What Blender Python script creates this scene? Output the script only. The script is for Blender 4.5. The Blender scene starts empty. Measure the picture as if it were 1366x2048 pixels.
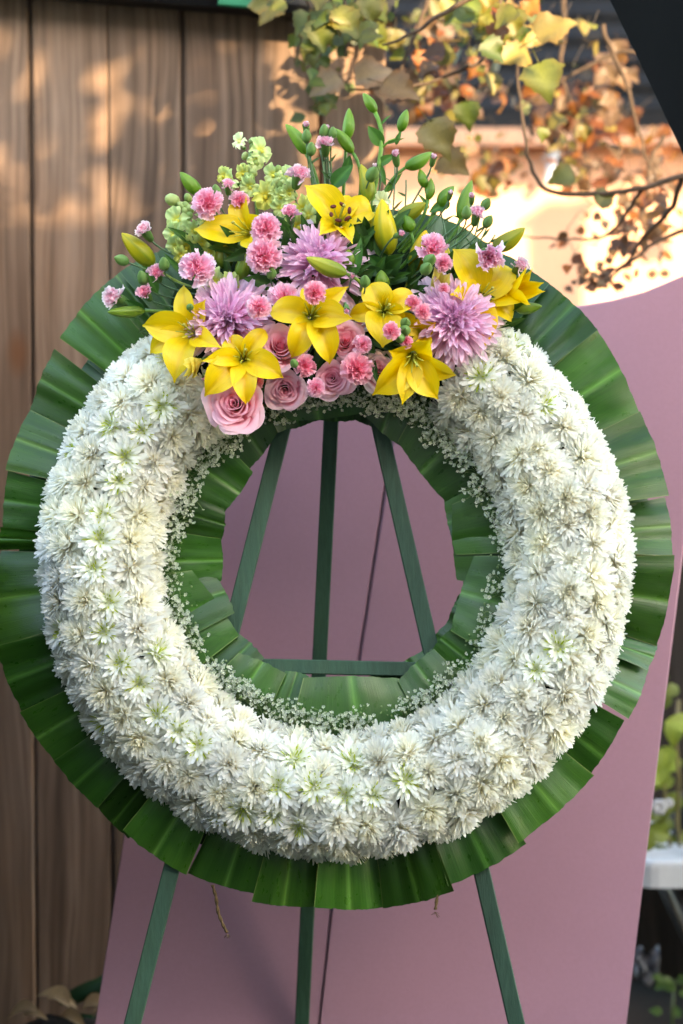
import bpy, math, random
from mathutils import Matrix, Vector, noise

R = math.radians
PI = math.pi
sc = bpy.context.scene
COL = sc.collection
rng = random.Random(11)

# ------------------------------------------------------------------ camera
F = 4300.0                                  # focal length in photo pixels (1366 wide)
CAM = Vector((0, -3.2, 1.35)); TILT = R(3.0)
cam_data = bpy.data.cameras.new('camera')
cam = bpy.data.objects.new('camera', cam_data); COL.objects.link(cam)
cam.location = CAM; cam.rotation_euler = (R(90) - TILT, 0, 0)
cam_data.sensor_fit = 'HORIZONTAL'; cam_data.sensor_width = 24.0
cam_data.lens = 24.0 * F / 1366
cam_data.clip_start = 0.05; cam_data.clip_end = 400
cam_data.dof.use_dof = True; cam_data.dof.focus_distance = 3.10; cam_data.dof.aperture_fstop = 2.6
cam_data.dof.aperture_blades = 9
sc.camera = cam

# ------------------------------------------------------------------ light
SUN = Vector((0.50, -0.75, 0.33)).normalized()          # towards the sun
world = bpy.data.worlds.new('World'); sc.world = world; world.use_nodes = True
wn = world.node_tree
sky = wn.nodes.new('ShaderNodeTexSky'); sky.sky_type = 'NISHITA'; sky.sun_disc = False
sky.sun_elevation = math.asin(SUN.z); sky.sun_rotation = math.atan2(SUN.x, SUN.y)
wn.links.new(sky.outputs[0], wn.nodes['Background'].inputs[0])
wn.nodes['Background'].inputs[1].default_value = 0.15
sun_data = bpy.data.lights.new('sun', 'SUN'); sun_data.energy = 2.3; sun_data.angle = R(0.8)
sun_data.color = (1.0, 0.80, 0.56)
sun = bpy.data.objects.new('sun', sun_data); COL.objects.link(sun)
sun.rotation_euler = SUN.to_track_quat('Z', 'Y').to_euler(); sun.location = SUN * 20
sc.view_settings.view_transform = 'Standard'; sc.view_settings.look = 'None'
sc.view_settings.gamma = 1.0; sc.view_settings.use_curve_mapping = False
sc.view_settings.exposure = 3.56
sc.view_settings.use_white_balance = True; sc.view_settings.white_balance_temperature = 8100; sc.view_settings.white_balance_tint = 8
sc.cycles.max_bounces = 16; sc.cycles.diffuse_bounces = 14; sc.cycles.transmission_bounces = 12
sc.cycles.use_denoising = True

# ------------------------------------------------------------------ helpers
C_R = Vector((1, 0, 0)); C_U = Vector((0, math.sin(TILT), math.cos(TILT))); C_F = Vector((0, math.cos(TILT), -math.sin(TILT)))
def ray(px, py): return C_F + C_R * ((px - 683) / F) + C_U * ((1024 - py) / F)
def at(px, py, Y):
    d = ray(px, py); return CAM + d * ((Y - CAM.y) / d.y)
def proj(P):
    q = P - CAM; z = q.dot(C_F)
    return 683 + F * q.dot(C_R) / z, 1024 - F * q.dot(C_U) / z
LEAN = R(8)
N = Vector((0, -math.cos(LEAN), math.sin(LEAN))); V = Vector((0, math.sin(LEAN), math.cos(LEAN))); U = Vector((1, 0, 0))
CX, CY = 672, 1112
C0 = at(CX, CY, 0.0)
def on_plane(px, py, P0, n):
    d = ray(px, py); return CAM + d * ((P0 - CAM).dot(n) / d.dot(n))
def W(px, py, h=0.0): return on_plane(px, py, C0 + N * h, N)     # a point h metres in front of the wreath's plane
PX = 3.2 / F
def face(a=0.0, b=0.0): return (N + U * a + V * b).normalized()
def frame(pos, z, xh=None):
    z = Vector(z).normalized(); x = Vector(xh if xh is not None else (1, 0, 0)); x = x - z * x.dot(z)
    if x.length < 1e-4: x = Vector((0, 1, 0)) - z * z.y
    x.normalize(); y = z.cross(x)
    M = Matrix.Identity(4)
    for i in range(3): M[i][0], M[i][1], M[i][2], M[i][3] = x[i], y[i], z[i], pos[i]
    return M
MW = {}

class MB:
    def __init__(s): s.v = []; s.f = []; s.c = []; s.uv = []
    def add(s, vs, fs, c=(1, 1, 1), uv=None):
        o = len(s.v); s.v += [tuple(p) for p in vs]; s.f += [tuple(o + i for i in f) for f in fs]
        if isinstance(c, list): s.c += [tuple(q) for q in c]
        else: s.c += [tuple(c)] * len(vs)
        s.uv += uv if uv else [(0.0, 0.0)] * len(vs)
    def grid(s, fn, nu, nv, cf=(1, 1, 1), closed=False):
        vs, cs, uv = [], [], []
        for j in range(nv + 1):
            for i in range(nu + (0 if closed else 1)):
                u, v = i / nu, j / nv
                vs.append(fn(u, v)); uv.append((u, v)); cs.append(cf(u, v) if callable(cf) else cf)
        w = nu if closed else nu + 1; fs = []
        for j in range(nv):
            for i in range(nu):
                a = j * w + i; b = j * w + (i + 1) % w
                fs.append((a, b, b + w, a + w))
        s.add(vs, fs, cs, uv)
    def tube(s, pts, rad, n=6, c=(1, 1, 1), cap=True):
        pts = [Vector(p) for p in pts]; m = len(pts)
        if not hasattr(rad, '__len__'): rad = [rad] * m
        vs = []; up = None; cl = []
        for i, p in enumerate(pts):
            d = (pts[min(i + 1, m - 1)] - pts[max(i - 1, 0)]).normalized()
            if up is None: up = d.orthogonal().normalized()
            up = (up - d * up.dot(d)).normalized(); b = d.cross(up)
            for k in range(n):
                a = 2 * PI * k / n; vs.append(p + (up * math.cos(a) + b * math.sin(a)) * rad[i])
                cl.append(c(i / (m - 1)) if callable(c) else c)
        fs = [(i * n + k, i * n + (k + 1) % n, (i + 1) * n + (k + 1) % n, (i + 1) * n + k) for i in range(m - 1) for k in range(n)]
        if cap: fs.append(tuple(range(n))[::-1]); fs.append(tuple((m - 1) * n + k for k in range(n)))
        s.add(vs, fs, cl)
    def ball(s, p, r, c=(1, 1, 1), n=8, m=5, z=(0, 0, 1), sz=1.0):
        M = frame(p, z)
        def fn(u, v):
            a = 2 * PI * u; t = PI * (0.02 + 0.96 * v)
            return M @ Vector((r * math.sin(t) * math.cos(a), r * math.sin(t) * math.sin(a), -r * sz * math.cos(t)))
        s.grid(fn, n, m, c, closed=True)
    def box(s, M, sx, sy, sz, c=(1, 1, 1), bev=0.0):
        # box centred at M's origin, chamfered along its long edges
        if bev <= 0:
            vs = [M @ Vector((x * sx / 2, y * sy / 2, z * sz / 2)) for z in (-1, 1) for y in (-1, 1) for x in (-1, 1)]
            s.add(vs, [(0, 2, 3, 1), (4, 5, 7, 6), (0, 1, 5, 4), (2, 6, 7, 3), (0, 4, 6, 2), (1, 3, 7, 5)], c); return
        hx, hy = sx / 2, sy / 2
        prof = [(-hx + bev, -hy), (hx - bev, -hy), (hx, -hy + bev), (hx, hy - bev), (hx - bev, hy), (-hx + bev, hy), (-hx, hy - bev), (-hx, -hy + bev)]
        vs = [M @ Vector((x, y, z * sz / 2)) for z in (-1, 1) for x, y in prof]
        fs = [(k, (k + 1) % 8, 8 + (k + 1) % 8, 8 + k) for k in range(8)] + [tuple(range(8))[::-1], tuple(range(8, 16))]
        s.add(vs, fs, c)
    def mesh(s, name, mat, smooth=True):
        me = bpy.data.meshes.new(name); me.from_pydata(s.v, [], s.f)
        a = me.attributes.new('Col', 'FLOAT_COLOR', 'POINT')
        a.data.foreach_set('color', [x for c in s.c for x in (c[0], c[1], c[2], 1.0)])
        l = me.uv_layers.new(name='UVMap')
        idx = [0] * len(me.loops); me.loops.foreach_get('vertex_index', idx)
        l.data.foreach_set('uv', [x for i in idx for x in s.uv[i]])
        if smooth: me.polygons.foreach_set('use_smooth', [True] * len(me.polygons))
        me.materials.append(mat); me.update(); return me
    def obj(s, name, mat, parent=None, smooth=True):          # vertices are in world space
        if parent is not None and parent in MW:
            inv = MW[parent].inverted(); s.v = [tuple(inv @ Vector(p)) for p in s.v]
        return link(name, s.mesh(name, mat, smooth), parent)

def link(name, me, parent=None, M=None):
    o = bpy.data.objects.new(name, me); COL.objects.link(o)
    if parent is not None: o.parent = parent
    if M is not None: o.matrix_basis = M
    if parent is not None and parent in MW: MW[o] = MW[parent] @ (M if M is not None else Matrix.Identity(4))
    return o
def tag(o, label, cat, group=None, kind=None):
    o['label'] = label
    if cat: o['category'] = cat
    if group: o['group'] = group
    if kind: o['kind'] = kind
    return o
def thing(name, M, label, cat, group=None):
    o = bpy.data.objects.new(name, None); COL.objects.link(o); o.empty_display_size = 0.02
    if not isinstance(M, Matrix): M = Matrix.Translation(Vector(M))
    o.matrix_basis = M; MW[o] = M.copy(); tag(o, label, cat, group); return o
def bez(p0, p1, p2, n=8): return [p0 * ((1 - t) ** 2) + p1 * (2 * t * (1 - t)) + p2 * (t * t) for t in [i / n for i in range(n + 1)]]
def lerp(a, b, t): return a + (b - a) * t
def mix(a, b, t): t = max(0, min(1, t)); return tuple(x + (y - x) * t for x, y in zip(a, b))
def sm(a, b, x): t = max(0, min(1, (x - a) / (b - a))); return t * t * (3 - 2 * t)

# ------------------------------------------------------------------ materials
class NT:
    def __init__(s, name):
        s.m = bpy.data.materials.new(name); s.m.use_nodes = True; s.t = s.m.node_tree
        s.b = s.t.nodes['Principled BSDF']; s.out = s.t.nodes['Material Output']
    def n(s, typ, **kw):
        x = s.t.nodes.new(typ)
        for k, v in kw.items():
            if k.startswith('i_'): x.inputs[int(k[2:]) if k[2:].isdigit() else k[2:]].default_value = v
            else: setattr(x, k, v)
        return x
    def l(s, a, b): s.t.links.new(a, b)
    def ramp(s, fac, stops):
        r = s.n('ShaderNodeValToRGB'); e = r.color_ramp.elements
        while len(e) < len(stops): e.new(0.5)
        for q, (p, c) in zip(e, stops): q.position = p; q.color = (*c, 1) if len(c) == 3 else c
        s.l(fac, r.inputs[0]); return r.outputs[0]
    def mul(s, a, b, fac=1.0, typ='MULTIPLY'):
        x = s.n('ShaderNodeMix', data_type='RGBA', blend_type=typ); x.inputs[0].default_value = fac if not hasattr(fac, 'links') else 0
        if hasattr(fac, 'links'): s.l(fac, x.inputs[0])
        for v, i in ((a, 6), (b, 7)):
            if hasattr(v, 'links'): s.l(v, x.inputs[i])
            else: x.inputs[i].default_value = (*v, 1)
        return x.outputs[2]
    def noise(s, vec, scale, detail=4, rough=0.55, sx=(1, 1, 1)):
        mp = s.n('ShaderNodeMapping'); mp.inputs['Scale'].default_value = sx; s.l(vec, mp.inputs[0])
        x = s.n('ShaderNodeTexNoise'); x.inputs['Scale'].default_value = scale; x.inputs['Detail'].default_value = detail
        x.inputs['Roughness'].default_value = rough; s.l(mp.outputs[0], x.inputs['Vector']); return x.outputs['Fac']
    def bump(s, h, strength, dist=0.01):
        x = s.n('ShaderNodeBump'); x.inputs['Strength'].default_value = strength; x.inputs['Distance'].default_value = dist
        s.l(h, x.inputs['Height']); s.l(x.outputs[0], s.b.inputs['Normal']); return x.outputs[0]
    def coord(s, which='Object'): return s.n('ShaderNodeTexCoord').outputs[which]

def attr_mat(name, rough=0.5, transl=0.3, spec=0.35, var=0.12, vscale=60, bump=0.0, veins=None, sheen=0):
    m = NT(name)
    a = m.n('ShaderNodeAttribute', attribute_name='Col'); oi = m.n('ShaderNodeObjectInfo')
    c = m.mul(a.outputs['Color'], oi.outputs['Color'])
    nz = m.noise(m.coord(), vscale, 3) if not veins else m.noise(m.coord('UV'), 1.0, 4, 0.6, veins + (1,))
    g = m.ramp(nz, [(0.3, (1 - var,) * 3), (0.7, (1, 1, 1))])
    c = m.mul(c, g)
    m.l(c, m.b.inputs['Base Color']); m.b.inputs['Roughness'].default_value = rough
    m.b.inputs['Specular IOR Level'].default_value = spec
    if sheen: m.b.inputs['Sheen Weight'].default_value = sheen
    if bump: m.bump(nz, bump, 0.002)
    if transl:
        t = m.n('ShaderNodeBsdfTranslucent'); m.l(c, t.inputs[0])
        x = m.n('ShaderNodeMixShader'); x.inputs[0].default_value = transl
        m.l(m.b.outputs[0], x.inputs[1]); m.l(t.outputs[0], x.inputs[2]); m.l(x.outputs[0], m.out.inputs[0])
    return m.m

M_WHITE = attr_mat('white_petal', 0.55, 0.55, 0.25, 0.03, 90)
M_PETAL = attr_mat('soft_petal', 0.5, 0.30, 0.3, 0.08, 60)
M_LILY = attr_mat('lily_petal', 0.36, 0.34, 0.42, 0.14, 45, 0.25, (26, 1.6))
M_ROSE = attr_mat('rose_petal', 0.55, 0.34, 0.25, 0.10, 35, 0.12, (22, 2.2), 0.15)
M_GREEN = attr_mat('fresh_green', 0.45, 0.18, 0.26, 0.25, 70, 0.15)
M_STEM = attr_mat('stem_green', 0.45, 0.0, 0.4, 0.25, 90)
M_TREE = attr_mat('autumn_leaf', 0.5, 0.26, 0.35, 0.45, 38)
M_PLAIN = attr_mat('plain', 0.6, 0.0, 0.3, 0.2, 30)

def ti_leaf_mat():
    m = NT('folded_leaf')
    uv = m.coord('UV'); oi = m.n('ShaderNodeObjectInfo')
    off = m.n('ShaderNodeVectorMath', operation='ADD'); m.l(uv, off.inputs[0])
    cx = m.n('ShaderNodeCombineXYZ'); k = m.n('ShaderNodeMath', operation='MULTIPLY', i_1=37.0); m.l(oi.outputs['Random'], k.inputs[0])
    m.l(k.outputs[0], cx.inputs[2]); m.l(cx.outputs[0], off.inputs[1]); p = off.outputs[0]
    fine = m.noise(p, 1.0, 3, 0.6, (120, 1.0, 1)); broad = m.noise(p, 1.0, 2, 0.5, (4, 0.8, 1)); blot = m.noise(p, 5.0, 4, 0.6, (2, 1, 1))
    c = m.ramp(broad, [(0.28, (0.013, 0.054, 0.006)), (0.5, (0.018, 0.072, 0.008)), (0.72, (0.027, 0.092, 0.011))])
    f = m.ramp(fine, [(0.3, (0.72, 0.76, 0.7)), (0.68, (1.14, 1.10, 1.05))])
    c = m.mul(c, f)
    s = m.n('ShaderNodeSeparateXYZ'); m.l(uv, s.inputs[0])
    d = m.n('ShaderNodeMath', operation='SUBTRACT', i_1=0.5); m.l(s.outputs[0], d.inputs[0])
    ab = m.n('ShaderNodeMath', operation='ABSOLUTE'); m.l(d.outputs[0], ab.inputs[0])
    rib = m.ramp(ab.outputs[0], [(0.0, (0.6,) * 3), (0.012, (0.34,) * 3), (0.06, (0.0,) * 3)])
    c = m.mul(c, (0.10, 0.26, 0.045), rib, 'MIX')
    ed = m.ramp(ab.outputs[0], [(0.488, (0,) * 3), (0.498, (0.6,) * 3)])
    c = m.mul(c, (0.16, 0.22, 0.07), ed, 'MIX')
    hv = m.n('ShaderNodeHueSaturation'); m.l(c, hv.inputs['Color'])
    vv = m.n('ShaderNodeMapRange'); vv.inputs[3].default_value = 0.72; vv.inputs[4].default_value = 1.3; m.l(oi.outputs['Random'], vv.inputs[0])
    m.l(vv.outputs[0], hv.inputs['Value']); c = m.mul(hv.outputs[0], oi.outputs['Color'])
    m.l(c, m.b.inputs['Base Color']); m.b.inputs['Specular IOR Level'].default_value = 0.38
    r = m.ramp(blot, [(0.3, (0.25,) * 3), (0.7, (0.42,) * 3)]); m.l(r, m.b.inputs['Roughness'])
    m.bump(fine, 0.22, 0.0015); return m.m
M_TI = ti_leaf_mat()

def wood_mat(name, stops, rough=0.75, knots=True, scale=1.0, gl=1.0):
    m = NT(name); oi = m.n('ShaderNodeObjectInfo'); co = m.coord()
    ad = m.n('ShaderNodeVectorMath', operation='ADD'); m.l(co, ad.inputs[0])
    k = m.n('ShaderNodeMath', operation='MULTIPLY', i_1=23.0); m.l(oi.outputs['Random'], k.inputs[0])
    cx = m.n('ShaderNodeCombineXYZ'); m.l(k.outputs[0], cx.inputs[0]); m.l(k.outputs[0], cx.inputs[2]); m.l(cx.outputs[0], ad.inputs[1]); p = ad.outputs[0]
    warp = m.noise(p, 2.2, 3, 0.5, (1, 1, 0.5))
    wv = m.n('ShaderNodeVectorMath', operation='MULTIPLY_ADD'); wv.inputs[1].default_value = (1, 1, 1)
    cw = m.n('ShaderNodeCombineXYZ'); wm = m.n('ShaderNodeMath', operation='MULTIPLY', i_1=0.10); m.l(warp, wm.inputs[0]); m.l(wm.outputs[0], cw.inputs[0])
    m.l(p, wv.inputs[0]); m.l(cw.outputs[0], wv.inputs[2]); q = wv.outputs[0]
    g1 = m.noise(q, 30 * scale, 5, 0.6, (1, 1, 0.03)); g2 = m.noise(q, 110 * scale, 4, 0.65, (1, 1, 0.02)); b = m.noise(p, 5.0 * scale, 4, 0.6, (1, 1, 0.22))
    c = m.ramp(g1, stops)
    c = m.mul(c, m.ramp(g2, [(0.32, tuple(1 - gl * q for q in (.44, .47, .50))), (0.62, tuple(1 + gl * q for q in (.10, .08, .06)))]))
    c = m.mul(c, m.ramp(b, [(0.3, (0.70, 0.66, 0.64)), (0.52, (1, 1, 1)), (0.75, (1.18, 1.02, 0.86))]))
    if knots:
        vo = m.n('ShaderNodeTexVoronoi'); vo.inputs['Scale'].default_value = 3.4; vo.inputs['Randomness'].default_value = 1.0
        mp = m.n('ShaderNodeMapping'); mp.inputs['Scale'].default_value = (1.5, 1, 0.75); m.l(q, mp.inputs[0]); m.l(mp.outputs[0], vo.inputs['Vector'])
        kn = m.ramp(vo.outputs['Distance'], [(0.0, (0.9,) * 3), (0.055, (0.75,) * 3), (0.14, (0.0,) * 3)])
        c = m.mul(c, (0.12, 0.048, 0.02), kn, 'MIX')
    mv = m.n('ShaderNodeMapRange'); mv.inputs[3].default_value = 0.82; mv.inputs[4].default_value = 1.12; m.l(oi.outputs['Random'], mv.inputs[0])
    hv = m.n('ShaderNodeHueSaturation'); m.l(c, hv.inputs['Color']); m.l(mv.outputs[0], hv.inputs['Value'])
    m.l(m.mul(hv.outputs[0], oi.outputs['Color']), m.b.inputs['Base Color']); m.b.inputs['Roughness'].default_value = rough
    m.b.inputs['Specular IOR Level'].default_value = 0.25
    m.bump(g2, 0.35, 0.003); return m.m
M_FENCE = wood_mat('weathered_cedar', [(0.25, (0.074, 0.047, 0.033)), (0.45, (0.158, 0.104, 0.075)), (0.62, (0.205, 0.140, 0.105)), (0.8, (0.21, 0.110, 0.058))])
M_DARKWOOD = wood_mat('dark_wood', [(0.3, (0.012, 0.010, 0.009)), (0.7, (0.030, 0.026, 0.024))], 0.85, False)
M_EASEL = wood_mat('green_stained_wood', [(0.28, (0.024, 0.062, 0.040)), (0.55, (0.030, 0.074, 0.048)), (0.8, (0.037, 0.084, 0.056))], 0.5, False, 1.6, .45)

def simple_mat(name, col, rough=0.6, spec=0.3, n1=4.0, v1=0.1, n2=150.0, v2=0.05, bump=0.05, metal=0.0):
    m = NT(name); co = m.coord()
    a = m.noise(co, n1, 5); b = m.noise(co, n2, 3)
    c = m.mul(m.ramp(a, [(0.3, tuple(x * (1 - v1) for x in col)), (0.7, tuple(min(1, x * (1 + v1 * 0.5)) for x in col))]),
              m.ramp(b, [(0.3, (1 - v2,) * 3), (0.7, (1, 1, 1))]))
    m.l(c, m.b.inputs['Base Color']); m.b.inputs['Roughness'].default_value = rough; m.b.inputs['Specular IOR Level'].default_value = spec
    m.b.inputs['Metallic'].default_value = metal
    if bump: m.bump(b, bump, 0.002)
    return m.m
M_PINK = simple_mat('mauve_paint', (0.355, 0.186, 0.240), 0.42, 0.35, 2.5, 0.07, 160, 0.05, 0.06)
M_WALL = simple_mat('terracotta_stucco', (0.66, 0.36, 0.235), 0.85, 0.2, 2.0, 0.14, 90, 0.12, 0.5)
M_METAL_DARK = simple_mat('dark_roof_metal', (0.008, 0.009, 0.012), 0.7, 0.25, 3.0, 0.3, 60, 0.2, 0.05)
M_GROUND = simple_mat('earth', (0.014, 0.012, 0.010), 0.9, 0.2, 3.0, 0.4, 60, 0.4, 0.6)
M_HOUSE = simple_mat('house_render', (0.36, 0.34, 0.31), 0.9, 0.2, 2.0, 0.1, 80, 0.1, 0.3)
M_PLASTIC = simple_mat('white_plastic', (0.44, 0.46, 0.48), 0.4, 0.45, 6.0, 0.18, 80, 0.08, 0.03)
M_STEEL = simple_mat('dull_steel', (0.07, 0.075, 0.085), 0.45, 0.5, 20, 0.3, 120, 0.2, 0.05, 0.6)
M_CLOTH = simple_mat('black_cloth', (0.0060, 0.0068, 0.0085), 0.85, 0.12, 12, 0.2, 500, 0.2, 0.1)
M_FOAM = simple_mat('moss_foam', (0.012, 0.028, 0.010), 0.95, 0.1, 40, 0.5, 300, 0.4, 0.6)
M_TWINE = simple_mat('jute', (0.15, 0.095, 0.045), 0.9, 0.1, 60, 0.3, 500, 0.4, 0.4)
M_BARK = simple_mat('bark', (0.085, 0.058, 0.042), 0.9, 0.15, 25, 0.4, 180, 0.4, 0.7)
M_LENS = simple_mat('grey_stone', (0.3, 0.3, 0.3), 0.8)

# ================================================================== SETTING
g = MB(); g.add([(-60, -60, 0), (60, -60, 0), (60, 90, 0), (-60, 90, 0)], [(0, 1, 2, 3)]); g.obj('ground', M_GROUND)['kind'] = 'structure'

# house behind the photographer: it keeps the low sun off the wreath
hs = thing('neighbour_house', (0, -8.4, 0), 'plain rendered house behind the camera that shades the wreath', 'house')
g = MB(); g.box(Matrix.Translation((1.0, -8.6, 2.2)), 22, 4.6, 4.4); g.obj('wall', M_HOUSE, hs, False)
g = MB(); g.box(Matrix.Translation((1.0, -8.4, 4.55)), 23, 5.0, 0.34); g.obj('roof', M_METAL_DARK, hs, False)

# ---- board fence
YF = 0.9
fence = thing('board_fence', at(300, 1900, YF + 0.03), 'weathered brown cedar board fence behind the wreath on the left', 'fence')
seams = [-560, -410, -255, -95, 62, 218, 366, 508, 642, 770]
for a, b in zip(seams, seams[1:]):
    x0, x1 = at(a, 500, YF).x, at(b, 500, YF).x
    g = MB(); dy = rng.uniform(-.002, .002)
    M = Matrix.Translation(((x0 + x1) / 2, YF + 0.011 + dy, 1.12)) @ Matrix.Rotation(rng.uniform(-.004, .004), 4, 'Y')
    g.box(M, (x1 - x0) - 0.0058, 0.020, 2.32, bev=0.003); g.obj('board', M_FENCE, fence, False)
for z in (0.35, 1.15, 1.95):
    g = MB(); xa, xb = at(-560, 500, YF).x, at(768, 500, YF).x
    g.box(Matrix.Translation(((xa + xb) / 2, YF + 0.048, z)), xb - xa, 0.045, 0.09); g.obj('rail', M_DARKWOOD, fence, False)
for s in seams[:-1]:
    g = MB(); x = at(s, 500, YF).x; g.box(Matrix.Translation((x, YF + 0.0235, 1.12)), 0.03, 0.003, 2.3); g.obj('seam_strip', M_FENCE, fence, False)
# dark rail along the fence top, sagging to the right
cap = thing('roof_gutter', at(400, -10, YF - 0.05), 'dark gutter sloping along the top of the board fence', 'gutter')
g = MB(); pa, pb = at(-500, -95, YF - .05), at(790, 8, YF - .05)
d = (pb - pa).normalized(); Mx = frame((pa + pb) / 2, d, (0, 1, 0))
g.box(Mx, 0.09, 0.075, (pb - pa).length, bev=0.014); g.obj('channel', M_METAL_DARK, cap, False)
g = MB(); pc = pa + d * ((pb - pa).length * .77) + Vector((0, -.045, -.022)); g.box(frame(pc, d, (0, 1, 0)), 0.012, 0.03, 0.10, (0.01, 0.16, 0.08), 0.003); g.obj('green_clip', M_PLAIN, cap, False)

# ---- hedge added out of view on the left, stepped to shade the fence foot
hd = thing('added_shade_hedge', (-1.35, 0, 0), 'unseen hedge added left of the frame to shade the lower fence', 'hedge')
g = MB()
for (xa, xb, ya, yb, zt) in ((-1.9, -.672, .45, .84, 1.8), (-1.9, -.605, .05, .44, 1.7), (-1.9, -.56, -.40, .04, 1.15), (-2.2, -.85, -2.2, -.5, .9)):
    g.box(Matrix.Translation(((xa + xb) / 2, (ya + yb) / 2, zt / 2)), xb - xa, yb - ya, zt, (.010, .016, .008))
    for k in range(700):
        P = Vector((rng.uniform(xa, xb), rng.uniform(ya, yb), rng.uniform(0, zt))); ax_ = rng.choice('xxyz')
        if ax_ == 'x': P.x = xb
        elif ax_ == 'y': P.y = ya
        else: P.z = zt
        M = frame(P, (rng.gauss(0, 1), rng.gauss(-.5, 1), rng.gauss(.5, 1))); q = rng.uniform(.02, .045)
        g.add([M @ Vector(v) * 1 for v in ((0, -q, 0), (q * .5, 0, q * .1), (0, q, 0), (-q * .5, 0, q * .1))], [(0, 1, 2, 3)], (.014, rng.uniform(.025, .045), .010))
g.obj('foliage', M_GREEN, hd, False)

# ---- terracotta wall and the dark corrugated siding above it
YW = 3.4
wz = at(1100, 287, YW).z
wl = thing('terracotta_wall', (1.4, YW + .1, 0), 'terracotta rendered garden wall in low sunlight behind the branches', 'wall')
g = MB(); g.box(Matrix.Translation((1.6, YW + .1, wz / 2)), 4.6, 0.2, wz); g.obj('render_face', M_WALL, wl, False)
g = MB(); g.box(Matrix.Translation((1.6, YW + .07, wz + 0.012)), 4.7, 0.30, 0.05, bev=0.008); g.obj('coping', M_WALL, wl, False)
sd = thing('corrugated_siding', (1.4, YW + .3, wz), 'dark corrugated metal siding above the terracotta wall', 'siding')
g = MB(); z0 = wz + 0.03
def fs(u, v):
    z = z0 + 1.9 * v; return Vector((-0.75 + 4.7 * u, YW + .16 + .35 * v + 0.010 * math.sin(z * 2 * PI / 0.076), z))
g.grid(fs, 2, 200); g.obj('corrugated_sheet', M_METAL_DARK, sd)
g = MB(); g.box(Matrix.Translation((1.6, YW + .02, z0 + .03)), 4.7, 0.05, 0.07, bev=0.008); g.obj('drip_edge', M_METAL_DARK, sd, False)
wp = thing('downpipe', at(1105, 330, YW - .06), 'short white pipe stub on the terracotta wall under the dark siding', 'pipe')
g = MB(); g.tube([at(1108, 285, YW - .05), at(1107, 330, YW - .05), at(1102, 352, YW - .07), at(1095, 368, YW - .09)], [.022, .02, .016, .012], 10); g.obj('pipe', M_PLASTIC, wp)
g = MB(); g.box(frame(at(1107, 318, YW - .04), (0, 0, 1)), .06, .03, .02, bev=.003); g.obj('bracket', M_PLASTIC, wp, False)
# post beside the wall, out at the right: its shadow falls on the lit wall
pst = at(1112, 440, YW) + SUN * 2.4
fp = thing('timber_post', (pst.x, pst.y, 0), 'square timber post standing right of the frame before the wall', 'post')
g = MB(); g.box(Matrix.Translation((pst.x, pst.y, pst.z / 2)), .11, .11, pst.z, bev=.006); g.obj('shaft', M_DARKWOOD, fp, False)
g = MB(); g.box(Matrix.Translation((pst.x, pst.y, pst.z + .012)), .15, .15, .024, bev=.005); g.obj('cap', M_DARKWOOD, fp, False)

# ---- dark shed wall low on the right
YS = 1.75
xs0 = at(1230, 1400, YS).x; zs = at(1340, 950, YS).z
sh = thing('dark_shed', (xs0 + .8, YS, 0), 'near black timber shed side behind the potted plant at right', 'shed')
for i in range(9):
    g = MB(); w = .19; x = xs0 + .1 + i * w
    g.box(Matrix.Translation((x, YS + .012 + rng.uniform(-.002, .002), zs / 2)), w - .004, .022, zs, bev=.003); g.obj('board', M_DARKWOOD, sh, False)
g = MB(); g.box(Matrix.Translation((xs0 + .85, YS + .06, zs / 2)), 1.8, .06, zs - .02); g.obj('backing', M_DARKWOOD, sh, False)
g = MB(); g.box(Matrix.Translation((xs0 + .85, YS + .04, zs + .012)), 1.84, .16, .022, bev=.003); g.obj('top_board', M_DARKWOOD, sh, False)

# ---- mauve backdrop panels
PT = R(4); PN = Vector((0, -math.cos(PT), math.sin(PT)))
def panel(outline, P0, name, label, thick=.008):
    pts = [on_plane(x, y, P0, PN) for x, y in outline]
    root = thing(name, pts[0], label, 'backdrop', 'mauve backdrop panels behind the wreath')
    g = MB(); n = len(pts)
    cen = sum(pts, Vector()) / n
    inn = [p + (cen - p).normalized() * .003 for p in pts]
    vs = inn + [p - PN * .003 for p in pts] + [p - PN * thick for p in pts]
    fs_ = [tuple(range(n))[::-1], tuple(range(2 * n, 3 * n))]
    for k in range(n):
        j = (k + 1) % n; fs_ += [(k, j, n + j, n + k), (n + k, n + j, 2 * n + j, 2 * n + k)]
    g.add(vs, fs_); g.obj('board_face', M_PINK, root, False)
    return root
P0 = at(683, 1300, .36)
panel([(120, 2500), (190, 2048), (245, 1690), (320, 1200), (396, 690), (412, 655), (440, 640), (806, 652), (830, 672), (808, 715), (781, 890), (716, 1320), (636, 2048), (579, 2500)], P0 - PN * .002, 'backdrop_panel',
      'mauve painted backdrop panel on the left, its left edge beside the fence')
pl = [o for o in COL.objects if o.name == 'backdrop_panel'][0]
qa, qb = on_plane(806, 690, P0, PN) - PN * .018, on_plane(583, 2480, P0, PN) - PN * .018
g = MB(); dq = qb - qa; g.box(frame((qa + qb) / 2, dq, dq.cross(PN)), .06, .012, dq.length); g.obj('seam_light_stop', M_PINK, pl, False)  # strip added behind the seam gap to stop sun leaking through
arch = [(583, 2500), (640, 2048), (720, 1320), (785, 890), (812, 715), (838, 660), (880, 634), (960, 622), (1080, 618), (1160, 611), (1225, 600), (1290, 583), (1366, 551), (1410, 527), (1438, 520), (1449, 535), (1446, 560), (1366, 1115), (1310, 1570), (1253, 2048), (1196, 2520)]
panel(arch[::-1], P0, 'backdrop_panel', 'mauve painted backdrop panel on the right with swooping top edge')

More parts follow.
